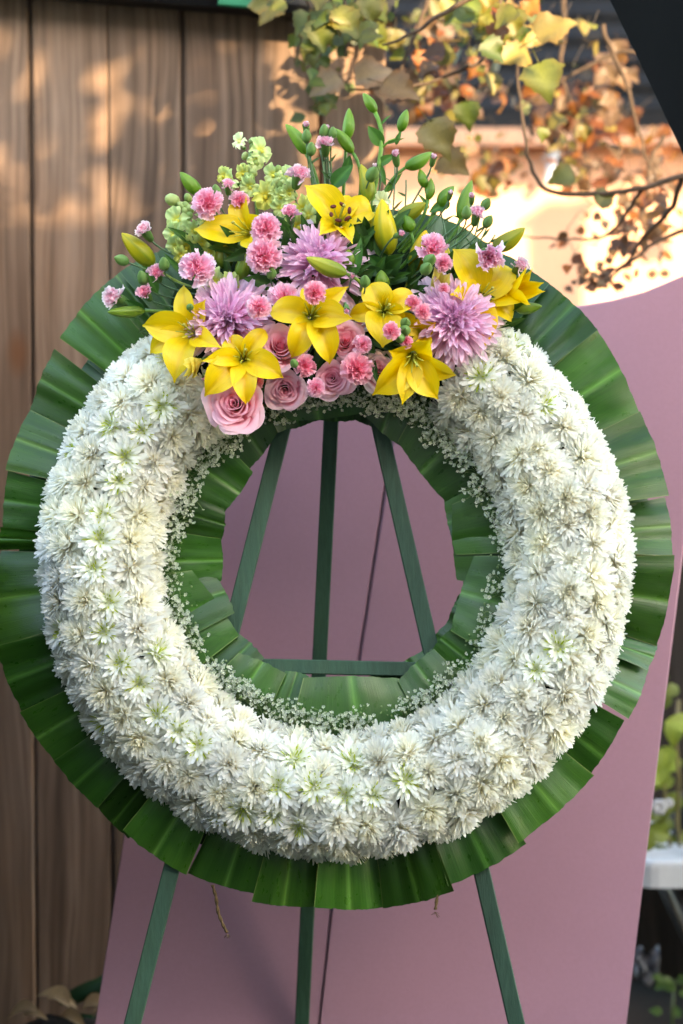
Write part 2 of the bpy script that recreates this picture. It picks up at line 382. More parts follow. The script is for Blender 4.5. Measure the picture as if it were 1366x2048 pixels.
# ---- low white table, plant and odds and ends at the right
YT = 1.05
tz = at(1340, 1722, YT).z; tx0 = at(1268, 1722, YT).x
tb = thing('plastic_table', (tx0 + .45, YT + .3, 0), 'low white plastic table with rounded rim behind the mauve panel', 'table')
g = MB(); L, D, rr = 1.0, .62, .05; hgt = .055
outl = []
for cx_, cy_, a0 in ((L - rr, D - rr, 0), (rr, D - rr, 90), (rr, rr, 180), (L - rr, rr, 270)):
    for k in range(6): a = R(a0 + 18 * k); outl.append((cx_ + rr * math.cos(a), cy_ + rr * math.sin(a)))
n = len(outl); rows = [(-.012, 0.0), (-.003, -.004), (0, -.012), (0, -hgt), (-.012, -hgt)]
vs = []
for dr, dz in rows:
    for x, y in outl:
        ux, uy = x - L / 2, y - D / 2; q = math.hypot(ux, uy); vs.append((tx0 + x + ux / q * dr, YT + y + uy / q * dr, tz + dz))
fcs = [tuple(range(n))] + [(r * n + k, (r + 1) * n + k, (r + 1) * n + (k + 1) % n, r * n + (k + 1) % n) for r in range(4) for k in range(n)] + [tuple(4 * n + k for k in range(n))[::-1]]
g.add(vs, fcs); g.obj('tabletop', M_PLASTIC, tb, False)
for (xa, ya, xb, yb) in ((.10, .08, .26, .08), (.10, .54, .26, .54), (.86, .08, .72, .08), (.86, .54, .72, .54)):
    g = MB(); g.tube([(tx0 + xa - .02, YT + ya, tz - hgt + .004), (tx0 + xb + (.0), YT + ya, 0.0)], .010, 8); g.obj('leg', M_STEEL, tb)
g = MB(); g.tube([(tx0 + .03, YT + .31, tz - hgt + .003), (tx0 + .23, YT + .10, .22)], .006, 6); g.obj('brace', M_STEEL, tb)

def simple_leaf_mesh(name, mat, L=1.0, Wd=0.6, fold=0.25, bend=0.25, cols=((.5, .5, .5), (1, 1, 1)), tip=1.0, n=7, cup=0.0):
    g = MB()
    def fn(u, v):
        s = u * 2 - 1; w = Wd * .5 * (math.sin(PI * min(1, v ** .8)) ** (.8)) * (1 - .25 * v * tip) if 0 < v < 1 else Wd * .01
        return Vector((s * w, L * v, fold * abs(s) * w + bend * L * (v - v * v * 1.6) + cup * s * s * w))
    g.grid(fn, 6, n, lambda u, v: mix(cols[1], cols[0], max(0, 1 - abs(u - .5) * 9) * .6))
    return g.mesh(name, mat)
LF_ROUND = simple_leaf_mesh('leaf', M_GREEN, 1, .78, .2, .2, ((1.3, 1.3, 1.1), (1, 1, 1)))
pp = at(1345, 1700, YT + .22)
pot = thing('potted_plant', (pp.x, pp.y, tz), 'potted plant with rounded yellow green leaves on the white table', 'plant')
g = MB(); g.tube([(pp.x + .05, pp.y, tz), (pp.x + .05, pp.y, tz + .09)], [.05, .065], 14); g.obj('pot', M_METAL_DARK, pot)
for k, (x, y, sz, tone) in enumerate([(1352, 1437, 60, 1), (1340, 1492, 58, 1), (1362, 1520, 56, 1.1), (1322, 1505, 48, .8), (1330, 1532, 60, .9), (1350, 1560, 58, .8), (1318, 1572, 62, 1), (1362, 1590, 56, .8), (1322, 1625, 46, .5), (1345, 1640, 44, .4),
                                      (1310, 1668, 60, .55), (1340, 1672, 64, .6), (1366, 1660, 60, .5), (1326, 1690, 52, .45), (1356, 1696, 54, .45), (1318, 1465, 36, .5), (1356, 1372, 40, .5), (1342, 1392, 34, .45), (1334, 1348, 30, .35), (1385, 1450, 60, 1), (1392, 1540, 60, .9), (1396, 1640, 60, .6), (1380, 1700, 60, .5), (1300, 1690, 48, .4), (1306, 1640, 40, .35)]):
    P = at(x, y, YT + .10 + rng.uniform(-.04, .1)); yd = Vector((rng.uniform(-1, .5), rng.uniform(-.7, .1), rng.uniform(-.7, .3))).normalized()
    zd = Vector((rng.uniform(-.4, .4), -1, rng.uniform(.1, .9)))
    M = frame(P, zd, yd.cross(zd)) @ Matrix.Scale(sz * (4.35 / F), 4)
    o = link('leaf', LF_ROUND, pot, MW[pot].inverted() @ M); o.color = (.17 * tone, .22 * tone, .025 * tone, 1)
for pts in ([(1362, 1715), (1355, 1640), (1358, 1560), (1352, 1480), (1358, 1400)], [(1345, 1712), (1332, 1650), (1330, 1580), (1322, 1520)], [(1385, 1712), (1378, 1600), (1380, 1450)]):
    g = MB(); g.tube([at(x, y, YT + .14) for x, y in pts], .004, 6, (.12, .10, .03)); g.obj('stem', M_STEM, pot)
g = MB()
for x, y, r in ((1318, 1614, 15), (1338, 1606, 9)):
    P = at(x, y, YT + .05)
    for k in range(6):
        a = k * PI / 3; g.ball(P + Vector((math.cos(a), 0, math.sin(a))) * r * .6 * .001, r * .0006, (.42, .43, .45), 7, 5, (0, 1, 0), .5)
g.obj('white_bloom', M_PETAL, pot)
bg = thing('crumpled_bag', at(1300, 1930, YT + .2), 'crumpled pale plastic bag in the dark under the table', 'bag')
g = MB()
def bagf(u, v):
    p = at(1268 + 50 * u, 1885 + 60 * v + 22 * math.sin(u * 3), YT + .25); q = noise.noise(Vector((u * 4, v * 4, 3)))
    return p + Vector((0, .05 * q, .02 * noise.noise(Vector((u * 5, v * 5, 9)))))
g.grid(bagf, 12, 12, (.14, .15, .18)); g.obj('film', M_PLAIN, bg)
sp = thing('seedling', at(1345, 2010, YT + .2), 'small green seedling in the dark under the table', 'plant')
for k in range(10):
    P = at(1345 + rng.uniform(-24, 26), 2010 + rng.uniform(-50, 45), YT + .2); yd = Vector((rng.uniform(-1, 1), -.2, rng.uniform(-.3, 1)))
    o = link('leaf', LF_ROUND, sp, MW[sp].inverted() @ frame(P, (rng.uniform(-.4, .4), -1, .6), yd.cross(Vector((0, -1, .6)))) @ Matrix.Scale(.028, 4)); o.color = (.05, .10, .02, 1)
g = MB(); b0 = at(1345, 2020, YT + .22); g.tube([Vector((b0.x, b0.y, 0)), b0, at(1350, 1960, YT + .22)], .003, 5, (.05, .08, .02)); g.obj('stem', M_STEM, sp)

# ---- cuttings at the fence foot, lower left
YC = .62
cp = at(120, 2020, YC)
cut = thing('cuttings_pile', (cp.x, cp.y, 0), 'pile of dry brown leaves and green cuttings at the fence foot', 'cuttings')
g = MB()
def heap(u, v):
    a = 2 * PI * u; r = .22 * (1 - v); return Vector((cp.x + r * math.cos(a) * 1.2, cp.y + .08 + r * math.sin(a) * .6, max(0, (cp.z - .04) * sm(0, .8, v)) + .012 * noise.noise(Vector((r * 20, a * 3, 0)))))
g.grid(heap, 18, 6, (.02, .016, .012), closed=True); g.obj('heap', M_PLAIN, cut)
LF_DRY = simple_leaf_mesh('dry_leaf', M_TREE, 1, .55, .6, .5, ((.7, .6, .5), (1, 1, 1)), cup=.5)
for x, y, s, ang, c in [(95, 2012, 60, 20, (.33, .23, .14)), (140, 2030, 75, 100, (.36, .25, .15)), (165, 2032, 70, 60, (.28, .19, .11)), (75, 2036, 60, 140, (.30, .21, .13)), (45, 2046, 50, 30, (.22, .15, .09)), (120, 2046, 60, -20, (.25, .17, .1)), (185, 2048, 60, 70, (.2, .14, .09))]:
    P = at(x, y - 14, YC + rng.uniform(-.03, .05)); a = R(ang); yd = Vector((math.cos(a), -.3, math.sin(a) * .6))
    o = link('dry_leaf', LF_DRY, cut, MW[cut].inverted() @ frame(P, (rng.uniform(-.3, .3), -.7, 1), yd.cross(Vector((0, -.7, 1)))) @ Matrix.Scale(s * .00092, 4)); o.color = (min(1, c[0] * 1.9), c[1] * 1.9, c[2] * 1.8, 1)
LF_BLADE = simple_leaf_mesh('green_leaf', M_GREEN, 1, .22, .3, .3, ((1.2, 1.2, 1), (1, 1, 1)))
for x, y, s, ang in [(120, 2010, 130, 35), (150, 2010, 110, 50), (90, 2040, 70, -10), (130, 2040, 70, 10), (170, 2000, 80, 40)]:
    P = at(x, y, YC + .08); a = R(ang); yd = Vector((math.cos(a), -.1, math.sin(a)))
    o = link('green_leaf', LF_BLADE, cut, MW[cut].inverted() @ frame(P, (-.2, -1, .5), yd.cross(Vector((-.2, -1, .5)))) @ Matrix.Scale(s * .00092, 4)); o.color = (.012, .05, .015, 1)

# ================================================================== AUTUMN TREE
YB = .55
tr = thing('autumn_tree', (1.35, 1.5, 0), 'autumn tree with yellow, green and rust leaves hanging over the fence', 'tree')
g = MB(); g.tube([(1.35, 1.5, 0), (1.33, 1.45, .9), (1.28, 1.4, 1.7), (1.2, 1.35, 2.5), (1.05, 1.2, 3.3)], [.10, .085, .075, .06, .04], 12); g.obj('trunk', M_BARK, tr)
def branch(pts, r0, r1=None, n=10):
    P = [at(x, y, Y) for x, y, Y in pts]; out = []
    for i in range(len(P) - 1):                                  # Catmull-Rom
        a, b, c, d_ = P[max(i - 1, 0)], P[i], P[i + 1], P[min(i + 2, len(P) - 1)]
        for k in range(n if i == len(P) - 2 else n):
            t = k / n; out.append(.5 * (2 * b + (c - a) * t + (2 * a - 5 * b + 4 * c - d_) * t * t + (3 * b - a - 3 * c + d_) * t ** 3))
    out.append(P[-1]); m = len(out)
    out = [p + Vector((noise.noise(p * 40), 0, noise.noise(p * 40 + Vector((5, 5, 5))))) * .004 for p in out]
    g = MB(); g.tube(out, [lerp(r0, r1 if r1 else r0 * .5, i / (m - 1)) for i in range(m)], 7); g.obj('branch', M_BARK, tr)
branch([(1560, 300, .8), (1440, 340, .75), (1366, 352, .7), (1300, 372, .7), (1215, 386, .7), (1120, 388, .7), (1080, 365, .7), (1058, 320, .7), (1050, 270, .7), (1040, 190, .75), (1030, 100, .8)], .0062, .0022)
branch([(980, -40, .5), (940, -2, .5), (880, 30, .5), (820, 70, .5), (765, 90, .5)], .006, .002)
branch([(1000, -60, .6), (1000, 0, .6), (992, 60, .6), (975, 110, .6), (940, 135, .6)], .006, .003)
branch([(1500, 120, 1.0), (1380, 110, 1.0), (1240, 105, 1.0), (1180, 130, 1.0), (1100, 175, 1.0), (1040, 215, 1.0)], .0055, .002)
branch([(1205, 50, .9), (1225, 110, .9), (1255, 170, .9), (1270, 240, .9), (1300, 330, .9), (1340, 400, .9)], .005, .002)
branch([(1366, 352, .7), (1340, 420, .75), (1290, 470, .8), (1250, 530, .85), (1180, 585, .9)], .006, .002)
branch([(1290, 372, .7), (1250, 430, .8), (1215, 470, .85), (1140, 480, .9), (1040, 470, .9)], .004, .0015)
branch([(1330, 270, 1.1), (1300, 330, 1.1), (1290, 420, 1.1), (1240, 480, 1.1)], .005, .002)
branch([(1420, 440, .9), (1366, 462, .9), (1300, 490, .9), (1270, 520, .9), (1180, 560, .95)], .006, .002)
branch([(700, -60, .6), (690, 0, .6), (700, 60, .6), (690, 110, .6)], .004, .002)
branch([(600, -60, .65), (620, 20, .65), (640, 80, .65), (632, 140, .65)], .004, .002)
branch([(870, -60, .7), (850, 20, .7), (820, 90, .7), (800, 150, .7), (780, 200, .7)], .005, .002)
branch([(1120, -60, 1.2), (1130, 60, 1.2), (1120, 140, 1.2), (1150, 230, 1.2)], .006, .003)
branch([(940, 130, .6), (900, 150, .65), (860, 165, .65), (780, 175, .62), (700, 180, .6)], .004, .002)
for (sx, sy) in ((1.15, 1.2), (.6, .6), (.1, .4), (-.4, .2)):     # limbs above the frame that carry the twigs
    g = MB(); g.tube([Vector((1.15, 1.33, 2.75)), Vector((lerp(1.15, sx, .5), lerp(1.3, sy, .5), 2.85)), Vector((sx, sy, 2.62 + .1 * sy)), Vector((sx - .35, sy - .25, 2.5))], [.04, .03, .018, .006], 8); g.obj('branch', M_BARK, tr)

def maple_mesh(name, seed, lob=5):
    rn = random.Random(seed); g = MB()
    base = [(0, 0), (.16, -.04), (.33, .01), (.44, .06), (.44, .17), (.52, .30), (.44, .37), (.44, .50), (.34, .55), (.29, .68), (.18, .76), (.10, .89), (0, 1.04)]
    base = [(x * rn.uniform(.9, 1.1), y + rn.uniform(-.02, .02)) for x, y in base]
    def zf(x, y): return .22 * abs(x) + .18 * y - .34 * y * y + .05 * math.sin(9 * x + 7 * y + seed)
    vs = []; fs_ = []
    mid = [(0, y) for _, y in base]
    for x, y in mid: vs.append((0, y, zf(0, y)))
    for s in (1, -1):
        for f in (.55, 1.0):
            for x, y in base: vs.append((s * x * f, y * (1 if f == 1 else 1), zf(s * x * f, y)))
    n_ = len(base)
    for si in (0, 1):
        A, B = n_ + si * 2 * n_, n_ + si * 2 * n_ + n_
        for k in range(n_ - 1):
            q1 = (k, k + 1, A + k + 1, A + k); q2 = (A + k, A + k + 1, B + k + 1, B + k)
            fs_ += [q1, q2] if si else [q1[::-1], q2[::-1]]
    cs = [(1.15, 1.15, 1.0) if abs(v[0]) < .02 else (.95, .95, .95) for v in vs]
    edge = [(1.0, .78, .6) if i >= n_ and ((i - n_) // n_) % 2 == 1 else c for i, c in enumerate(cs)]
    g.add(vs, fs_, edge)
    g.tube([(0, 0, 0), (.02, -.25, -.03), (.05, -.5, -.02)], .013, 4, (.7, .6, .4))
    return g.mesh(name, M_TREE)
MAPLE = [maple_mesh('leaf', s) for s in range(4)]
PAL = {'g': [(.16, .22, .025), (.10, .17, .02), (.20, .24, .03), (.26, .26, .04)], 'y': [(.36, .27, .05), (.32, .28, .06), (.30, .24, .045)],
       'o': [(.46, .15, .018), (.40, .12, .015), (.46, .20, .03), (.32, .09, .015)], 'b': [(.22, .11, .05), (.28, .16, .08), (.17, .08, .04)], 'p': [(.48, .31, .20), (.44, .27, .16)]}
def tree_leaf(px, py, Y, size, pal, zd=None, ang=None, parent=tr):
    P = at(px, py, Y) if py is not None else px
    dist = (P - CAM).length
    a = R(ang) if ang is not None else R(rng.gauss(-90, 45))
    yd = Vector((math.cos(a), rng.uniform(-.3, .2), math.sin(a)))
    z = Vector(zd) if zd else Vector((rng.uniform(-.7, .7), -1, rng.uniform(-.1, 1.0)))
    M = frame(P, z, yd.cross(z)) @ Matrix.Scale(size * dist / F, 4) @ Matrix.Translation((0, -.3, 0))
    o = link('leaf', rng.choice(MAPLE), parent, MW[parent].inverted() @ M); c = rng.choice(PAL[pal]) if isinstance(pal, str) else pal
    k = rng.uniform(.40, .62) * (.62 if Y > .85 else 1); o.color = (c[0] * k, c[1] * k, c[2] * k, 1); return o  # leaves farther back get a darker colour in place of weaker sun
heroes = [(1085, 150, .55, 100, (.24, .27, .05), -75), (1098, 62, .6, 96, (.34, .27, .08), 25), (1035, 110, .6, 84, (.33, .27, .07), 200), (872, 268, .45, 98, (.36, .29, .09), -60), (900, 325, .5, 80, (.30, .20, .06), -40), (735, 150, .6, 92, (.52, .36, .22), 12),
          (660, 165, .6, 80, (.54, .40, .26), 210), (790, 175, .5, 90, (.42, .25, .11), -30), (935, 222, .6, 66, (.14, .20, .02), -85), (985, 160, .7, 50, 'y', -90), (1085, 265, .7, 36, 'g', -90), (1130, 352, .7, 62, (.22, .24, .06), 200), (1205, 398, .7, 56, (.20, .20, .05), 30),
          (640, 60, .5, 75, 'g', -80), (690, 40, .5, 80, 'g', -60), (730, 60, .5, 70, (.28, .30, .05), -100), (740, 10, .55, 70, 'g', -90), (610, 40, .55, 60, 'g', -120), (520, 8, .6, 50, 'y', 180), (560, 10, .6, 44, 'g', -160), (975, 25, .6, 70, 'g', -60), (1020, 30, .65, 60, (.40, .26, .10), 90), (1060, 18, .65, 50, (.45, .2, .03), 60), (900, 15, .6, 60, 'g', -100), (1000, 70, .6, 55, 'g', -70)]
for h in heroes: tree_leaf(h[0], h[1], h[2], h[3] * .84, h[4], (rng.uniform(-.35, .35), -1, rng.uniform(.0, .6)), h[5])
clusters = [(690, 40, 75, 40, 22, 'ggy', (.45, .8), (40, 66)), (625, 105, 26, 45, 18, 'gg', (.5, .75), (22, 36)), (660, 205, 30, 20, 8, 'gg', (.6, .8), (24, 34)), (990, 40, 80, 45, 26, 'ggyo', (.5, 1.0), (38, 60)), (900, 185, 70, 50, 22, 'obyo', (.8, 1.6), (30, 48)), (800, 175, 50, 30, 8, 'pob', (.6, .9), (40, 60)),
            (1150, 240, 90, 60, 46, 'obyo', (1.0, 2.2), (28, 46)), (1190, 340, 90, 40, 26, 'oybb', (1.0, 2.0), (24, 42)), (975, 340, 70, 40, 18, 'oyo', (1.2, 2.2), (24, 38)), (1190, 555, 70, 28, 22, 'bob', (.8, 1.1), (14, 24)), (1240, 455, 60, 50, 18, 'bob', (.8, 1.1), (16, 28)), (1310, 400, 40, 80, 16, 'obob', (.8, 1.3), (24, 38)), (1230, 150, 40, 70, 16, 'obp', (1.0, 1.6), (26, 44)), (860, 100, 60, 50, 14, 'gyob', (.7, 1.2), (34, 52)), (1330, 320, 30, 60, 10, 'op', (1.2, 2.), (26, 40))]
nleaf = len(heroes)
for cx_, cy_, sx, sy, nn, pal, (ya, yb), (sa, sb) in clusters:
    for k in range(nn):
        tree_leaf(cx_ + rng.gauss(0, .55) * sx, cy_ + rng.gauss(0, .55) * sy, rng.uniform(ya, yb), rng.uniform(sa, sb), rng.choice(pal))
g = MB()
def mini_leaf(P, s, c):
    z = Vector((rng.gauss(0, .6), rng.gauss(-.5, .5), rng.gauss(.6, .5))); M = frame(P, z, (rng.gauss(0, 1), rng.gauss(0, 1), rng.gauss(0, 1))) @ Matrix.Scale(s, 4)
    q = [(0, -.5, 0), (.28, -.35, .05), (.5, .0, .1), (.3, .25, .06), (0, .6, 0), (-.3, .25, .06), (-.5, 0, .1), (-.28, -.35, .05)]
    g.add([M @ Vector(v) for v in q], [(0, 1, 2, 3), (0, 3, 4, 5), (0, 5, 6, 7)], c)
for cx_, cy_, sx, sy, nn, pal, Ya in ((1000, 60, 130, 50, 90, 'ggyy', .9), (690, 60, 90, 60, 60, 'ggg', .7), (640, 160, 40, 60, 40, 'gg', .75), (920, 190, 110, 60, 80, 'obyg', 1.2), (1170, 260, 110, 80, 110, 'oybb', 1.4), (1230, 500, 100, 70, 50, 'bbo', 1.0), (980, 340, 90, 50, 40, 'oy', 1.6), (1290, 380, 60, 90, 40, 'ob', 1.2)):
    for k in range(nn):
        P = at(cx_ + rng.gauss(0, .6) * sx, cy_ + rng.gauss(0, .6) * sy, Ya + rng.uniform(-.15, .5)); kk = rng.uniform(.3, .5)
        mini_leaf(P, rng.uniform(.016, .034), tuple(v * kk for v in rng.choice(PAL[rng.choice(pal)])))
        g.tube([P, P + Vector((rng.gauss(0, .02), .01, rng.uniform(.01, .05)))], .0009, 3, (.06, .04, .02), False)
o = g.obj('small_leaves', M_TREE, tr); o['kind'] = 'stuff'
# crown above the frame, one mass of leaves: it breaks the sun on the fence into flecks
g = MB()
def mini_leaf(P, s, c):
    z = Vector((rng.gauss(0, .6), rng.gauss(-.5, .5), rng.gauss(.6, .5))); M = frame(P, z, (rng.gauss(0, 1), rng.gauss(0, 1), rng.gauss(0, 1))) @ Matrix.Scale(s, 4)
    q = [(0, -.5, 0), (.28, -.35, .05), (.5, .0, .1), (.3, .25, .06), (0, .6, 0), (-.3, .25, .06), (-.5, 0, .1), (-.28, -.35, .05)]
    g.add([M @ Vector(v) for v in q], [(0, 1, 2, 3), (0, 3, 4, 5), (0, 5, 6, 7)], c)
def crown(n, pick, t0, t1, sa, sb, gate, pal):
    k = 0
    for _ in range(n * 6):
        if k >= n: break
        P = pick() + SUN * rng.uniform(t0, t1); x, y = proj(P)
        if y > -25 and x < 1420: continue
        if noise.noise(P * 3.1) < gate(P): continue
        mini_leaf(P, rng.uniform(sa, sb), rng.choice(PAL[rng.choice(pal)])); k += 1
fx0, fx1 = at(-120, 100, YF).x, at(780, 100, YF).x
crown(380, lambda: Vector((rng.uniform(fx0, lerp(fx0, fx1, .72)), YF, rng.uniform(1.72, 2.35))), 2.2, 4.2, .055, .09, lambda P: -.3, 'ggyo')
crown(45, lambda: Vector((rng.uniform(lerp(fx0, fx1, .4), fx1), YF, rng.uniform(1.72, 2.35))), .9, 2.2, .05, .08, lambda P: -.12, 'ggyo')
crown(1900, lambda: Vector((rng.uniform(.0, 1.5), YW, rng.uniform(2.0, 3.4))), 1.6, 4.0, .08, .12, lambda P: -.9, 'gyoo')
crown(22, lambda: Vector((rng.uniform(.75, 1.5), YW, rng.uniform(1.45, 1.9))), 1.6, 3.6, .07, .11, lambda P: -.1, 'gyoo')
o = g.obj('crown_leaves', M_TREE, tr); o['kind'] = 'stuff'

# ================================================================== BLACK UMBRELLA
um_c = at(1816, -190, -.55)
um_ax = Vector((-.25, -1, -.12)).normalized()
um = thing('black_umbrella', frame(um_c, um_ax, (1, 0, 0)), 'open black umbrella cutting across the top right corner', 'umbrella')
UR = math.hypot(*(a - b for a, b in zip((1175, 0), (1816, -190)))) * (2.65 / F) * 1.0
pc1 = at(1366, 305, -.55) - um_c; a_r = math.atan2((MW[um].inverted().to_3x3() @ pc1).y, (MW[um].inverted().to_3x3() @ pc1).x)
UR = (MW[um].inverted().to_3x3() @ pc1).length * 1.02
for k in range(8):
    a0 = a_r + k * PI / 4 - .004; a1 = a0 + PI / 4 + .008
    g = MB()
    def cf(u, v):
        a = lerp(a0, a1, u); rr_ = UR * v; sag = math.cos((a - (a0 + a1) / 2)) ; edge = math.cos(PI / 8) / max(math.cos(a - (a0 + a1) / 2), .5)
        rr2 = rr_ * lerp(1, edge, v ** 2); return MW[um] @ Vector((rr2 * math.cos(a), rr2 * math.sin(a), -.30 * UR * v * v - .02 * UR * math.sin(PI * u) * v))
    g.grid(cf, 6, 8); g.obj('canopy_panel', M_CLOTH, um)
    g = MB(); g.tube([MW[um] @ Vector((UR * v * math.cos(a0), UR * v * math.sin(a0), -.30 * UR * v * v - .006)) for v in (0, .25, .5, .75, 1.0)], .0022, 5); g.obj('rib', M_STEEL, um)
g = MB(); g.tube([MW[um] @ Vector((0, 0, .04)), MW[um] @ Vector((0, 0, -.62))], .005, 8); g.obj('shaft', M_STEEL, um)
g = MB(); g.tube([MW[um] @ Vector((0, 0, -.62)), MW[um] @ Vector((0, 0, -.74))], .013, 10); g.obj('handle', M_CLOTH, um)

# ================================================================== EASEL
ez = thing('wreath_easel', W(672, 2600, -.05), 'green stained wooden tripod easel carrying the wreath', 'easel')
def slat(pa, pb, w, t, name, nrm=N):
    g = MB(); d = (pb - pa); x = d.cross(nrm).normalized()
    g.box(frame((pa + pb) / 2, d, x), w, t, d.length, bev=.0015); return g.obj(name, M_EASEL, ez, False)
ground_cut = lambda p, q: p + (q - p) * ((p.z - .004) / (p.z - q.z))
la, lb = W(650, 520, -.030), W(265, 2048, -.030); slat(la, ground_cut(la, lb), .0245, .018, 'leg')
ra, rb = W(683, 520, -.030), W(1033, 2048, -.030); slat(ra, ground_cut(ra, rb), .0245, .018, 'leg')
ba, bb = W(676, 560, -.056), at(604, 2048, .30); slat(ba, ground_cut(ba, bb), .0235, .018, 'rear_leg', Vector((0, -1, .1)))
slat(W(488, 1331, -.010), W(846, 1339, -.010), .0215, .016, 'crossbar')

# ================================================================== WREATH
wr = thing('funeral_wreath', C0 - N * .02, 'large round wreath ring edged with folded green leaves on a green easel', 'wreath')
def pol(r, a, h):                            # r in photo pixels about the ring's centre, angle (counter-clockwise from right)
    return C0 + (U * math.cos(a) + V * math.sin(a)) * (r * PX * 1.0) + N * h
CEN = (672, 1112)
def to_pol(x, y):
    P = W(x, y) - C0; return math.hypot(P.dot(U), P.dot(V)) / PX, math.atan2(P.dot(V), P.dot(U))
g = MB()
for rr_, hh, rad in ((455, .012, .052), (400, .008, .03), (545, .0, .03)):
    def tor(u, v, rr_=rr_, hh=hh, rad=rad):
        a, b = 2 * PI * u, 2 * PI * v; return pol(rr_ + rad / PX * math.cos(b), a, hh + rad * .85 * math.sin(b))
    g.grid(tor, 96, 10, (1, 1, 1))
g.obj('foam_ring', M_FOAM, wr)

def ring_leaf(A, B, rin, h0, lift, pleats, amp, seed, tint=(1, 1, 1), extra=(2.0, 2.5), droop=.012, outer=True, split=None):
    """one folded leaf: A, B = photo pixels of its two free corners (clockwise), rin = where its hidden end goes"""
    (rA, aA), (rB, aB) = to_pol(*A), to_pol(*B)
    if aB - aA > PI: aB -= 2 * PI
    if aA - aB > PI: aB += 2 * PI
    rnd = random.Random(seed); ph = rnd.uniform(0, 6); p2 = rnd.uniform(0, 6)
    PA, PB = W(*A) - C0, W(*B) - C0
    def fn(u, v):
        q = PA.lerp(PB, u); ru = math.hypot(q.dot(U), q.dot(V)) / PX; a_out = math.atan2(q.dot(V), q.dot(U))
        bow = math.sin(PI * u) * (6 if outer else -4) * min(1, abs(aA - aB) / .25)
        rag = 2.2 * noise.noise(Vector((u * 9, seed, 1))) + 1.2 * noise.noise(Vector((u * 31, seed, 4)))
        ru += bow + rag * v
        w_ = 1 - v
        ai = lerp(aA, aB, u); da = (u - .5) * w_ * -R(1.0)
        a = a_out + (ai - a_out) * w_ * 0 + da
        r = lerp(rin, ru, v)
        fold = math.cos(2 * PI * pleats * u + ph) * amp * (.35 + .65 * v) + .18 * amp * math.sin(2 * PI * pleats * 2.3 * u + p2)
        rib = -.0016 * math.exp(-((u - .5) / .03) ** 2)
        h = h0 + lift * (.5 - u) + fold + rib - droop * v * v + .004 * math.sin(PI * v) + .0015 * noise.noise(Vector((u * 5, v * 3, seed)))
        P = pol(r, a, h)
        return P
    g = MB(); g.grid(fn, 30, 9); o = g.obj('leaf', M_TI, wr); o.color = (*tint, 1); return o
OUT = [((262, 520), (200, 575)), ((205, 572), (116, 672)), ((108, 696), (54, 818)), ((56, 815), (11, 940)), ((15, 940), (0, 1056)), ((2, 1054), (-6, 1098)), ((-4, 1098), (-8, 1296)), ((-8, 1292), (42, 1428)), ((38, 1424), (108, 1526)),
       ((104, 1522), (196, 1616)), ((192, 1612), (254, 1680)), ((246, 1660), (371, 1752)), ((372, 1750), (528, 1791)), ((503, 1803), (632, 1816)), ((628, 1815), (772, 1819)), ((766, 1819), (908, 1782)), ((896, 1772), (1056, 1690)),
       ((1036, 1686), (1192, 1552)), ((1158, 1580), (1249, 1440)), ((1257, 1438), (1302, 1336)), ((1296, 1340), (1322, 1288)), ((1318, 1292), (1349, 1110)), ((1346, 1112), (1336, 990)), ((1337, 992), (1284, 818)), ((1286, 824), (1194, 654)),
       ((1196, 660), (1096, 558)), ((1100, 566), (975, 482)), ((985, 486), (862, 425)), ((880, 432), (745, 410)), ((760, 412), (640, 412)), ((650, 414), (520, 425)), ((530, 424), (400, 455)), ((410, 450), (300, 505)), ((310, 498), (240, 545))]
for i, (A, B) in enumerate(OUT):
    big = abs(to_pol(*A)[1] - to_pol(*B)[1])
    t = 1.0 + .16 * math.sin(i * 2.4)
    tint = (t * rng.uniform(.85, 1.3), t, t * rng.uniform(.8, 1.1))
    if i in (11, 12, 14): tint = (1.5, 1.3, 1.4)
    if i in (26, 27, 28): tint = (.8, .9, 1.1)
    x0 = (A, B); sgn = 1 if (i % 3) else -1
    ring_leaf(A, B, 520, -.004 + .008 * (i % 2) + (.006 if i in (11, 16, 18) else 0),   .024 * sgn, .7 + .8 * (big > .18) + .4 * (i % 2), .0024 if big > .1 else .0015, i * 3 + 1, tint, droop=.014)
# a second, hidden layer closes gaps behind the first
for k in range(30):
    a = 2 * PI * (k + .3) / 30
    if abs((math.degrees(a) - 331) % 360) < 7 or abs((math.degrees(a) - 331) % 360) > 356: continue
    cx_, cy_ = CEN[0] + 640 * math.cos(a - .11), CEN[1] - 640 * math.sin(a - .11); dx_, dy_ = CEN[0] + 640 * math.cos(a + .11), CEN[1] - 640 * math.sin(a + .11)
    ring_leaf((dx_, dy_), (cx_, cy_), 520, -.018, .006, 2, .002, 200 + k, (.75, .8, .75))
INN = [((536, 846), (738, 824), 1, .004), ((590, 838), (512, 872), -1, .0), ((556, 866), (490, 946), 1, .006), ((506, 944), (447, 1024), 1, .0), ((449, 1018), (443, 1078), 1, -.003), ((442, 1078), (442, 1162), 1, .003), ((424, 1142), (470, 1226), -1, .004),
       ((385, 1142), (478, 1272), 1, .010), ((470, 1262), (528, 1316), -1, .0), ((478, 1306), (572, 1348), 1, .010), ((570, 1342), (618, 1352), -1, .004), ((607, 1356), (798, 1357), 1, .012), ((796, 1362), (868, 1298), 1, .006), ((862, 1304), (906, 1254), -1, .0),
       ((900, 1262), (948, 1112), 1, .012), ((914, 1160), (903, 1010), -1, .006), ((912, 1110), (886, 978), 1, .0), ((892, 1004), (795, 884), -1, .004), ((806, 896), (724, 824), 1, -.002), ((540, 872), (600, 836), 1, -.004)]
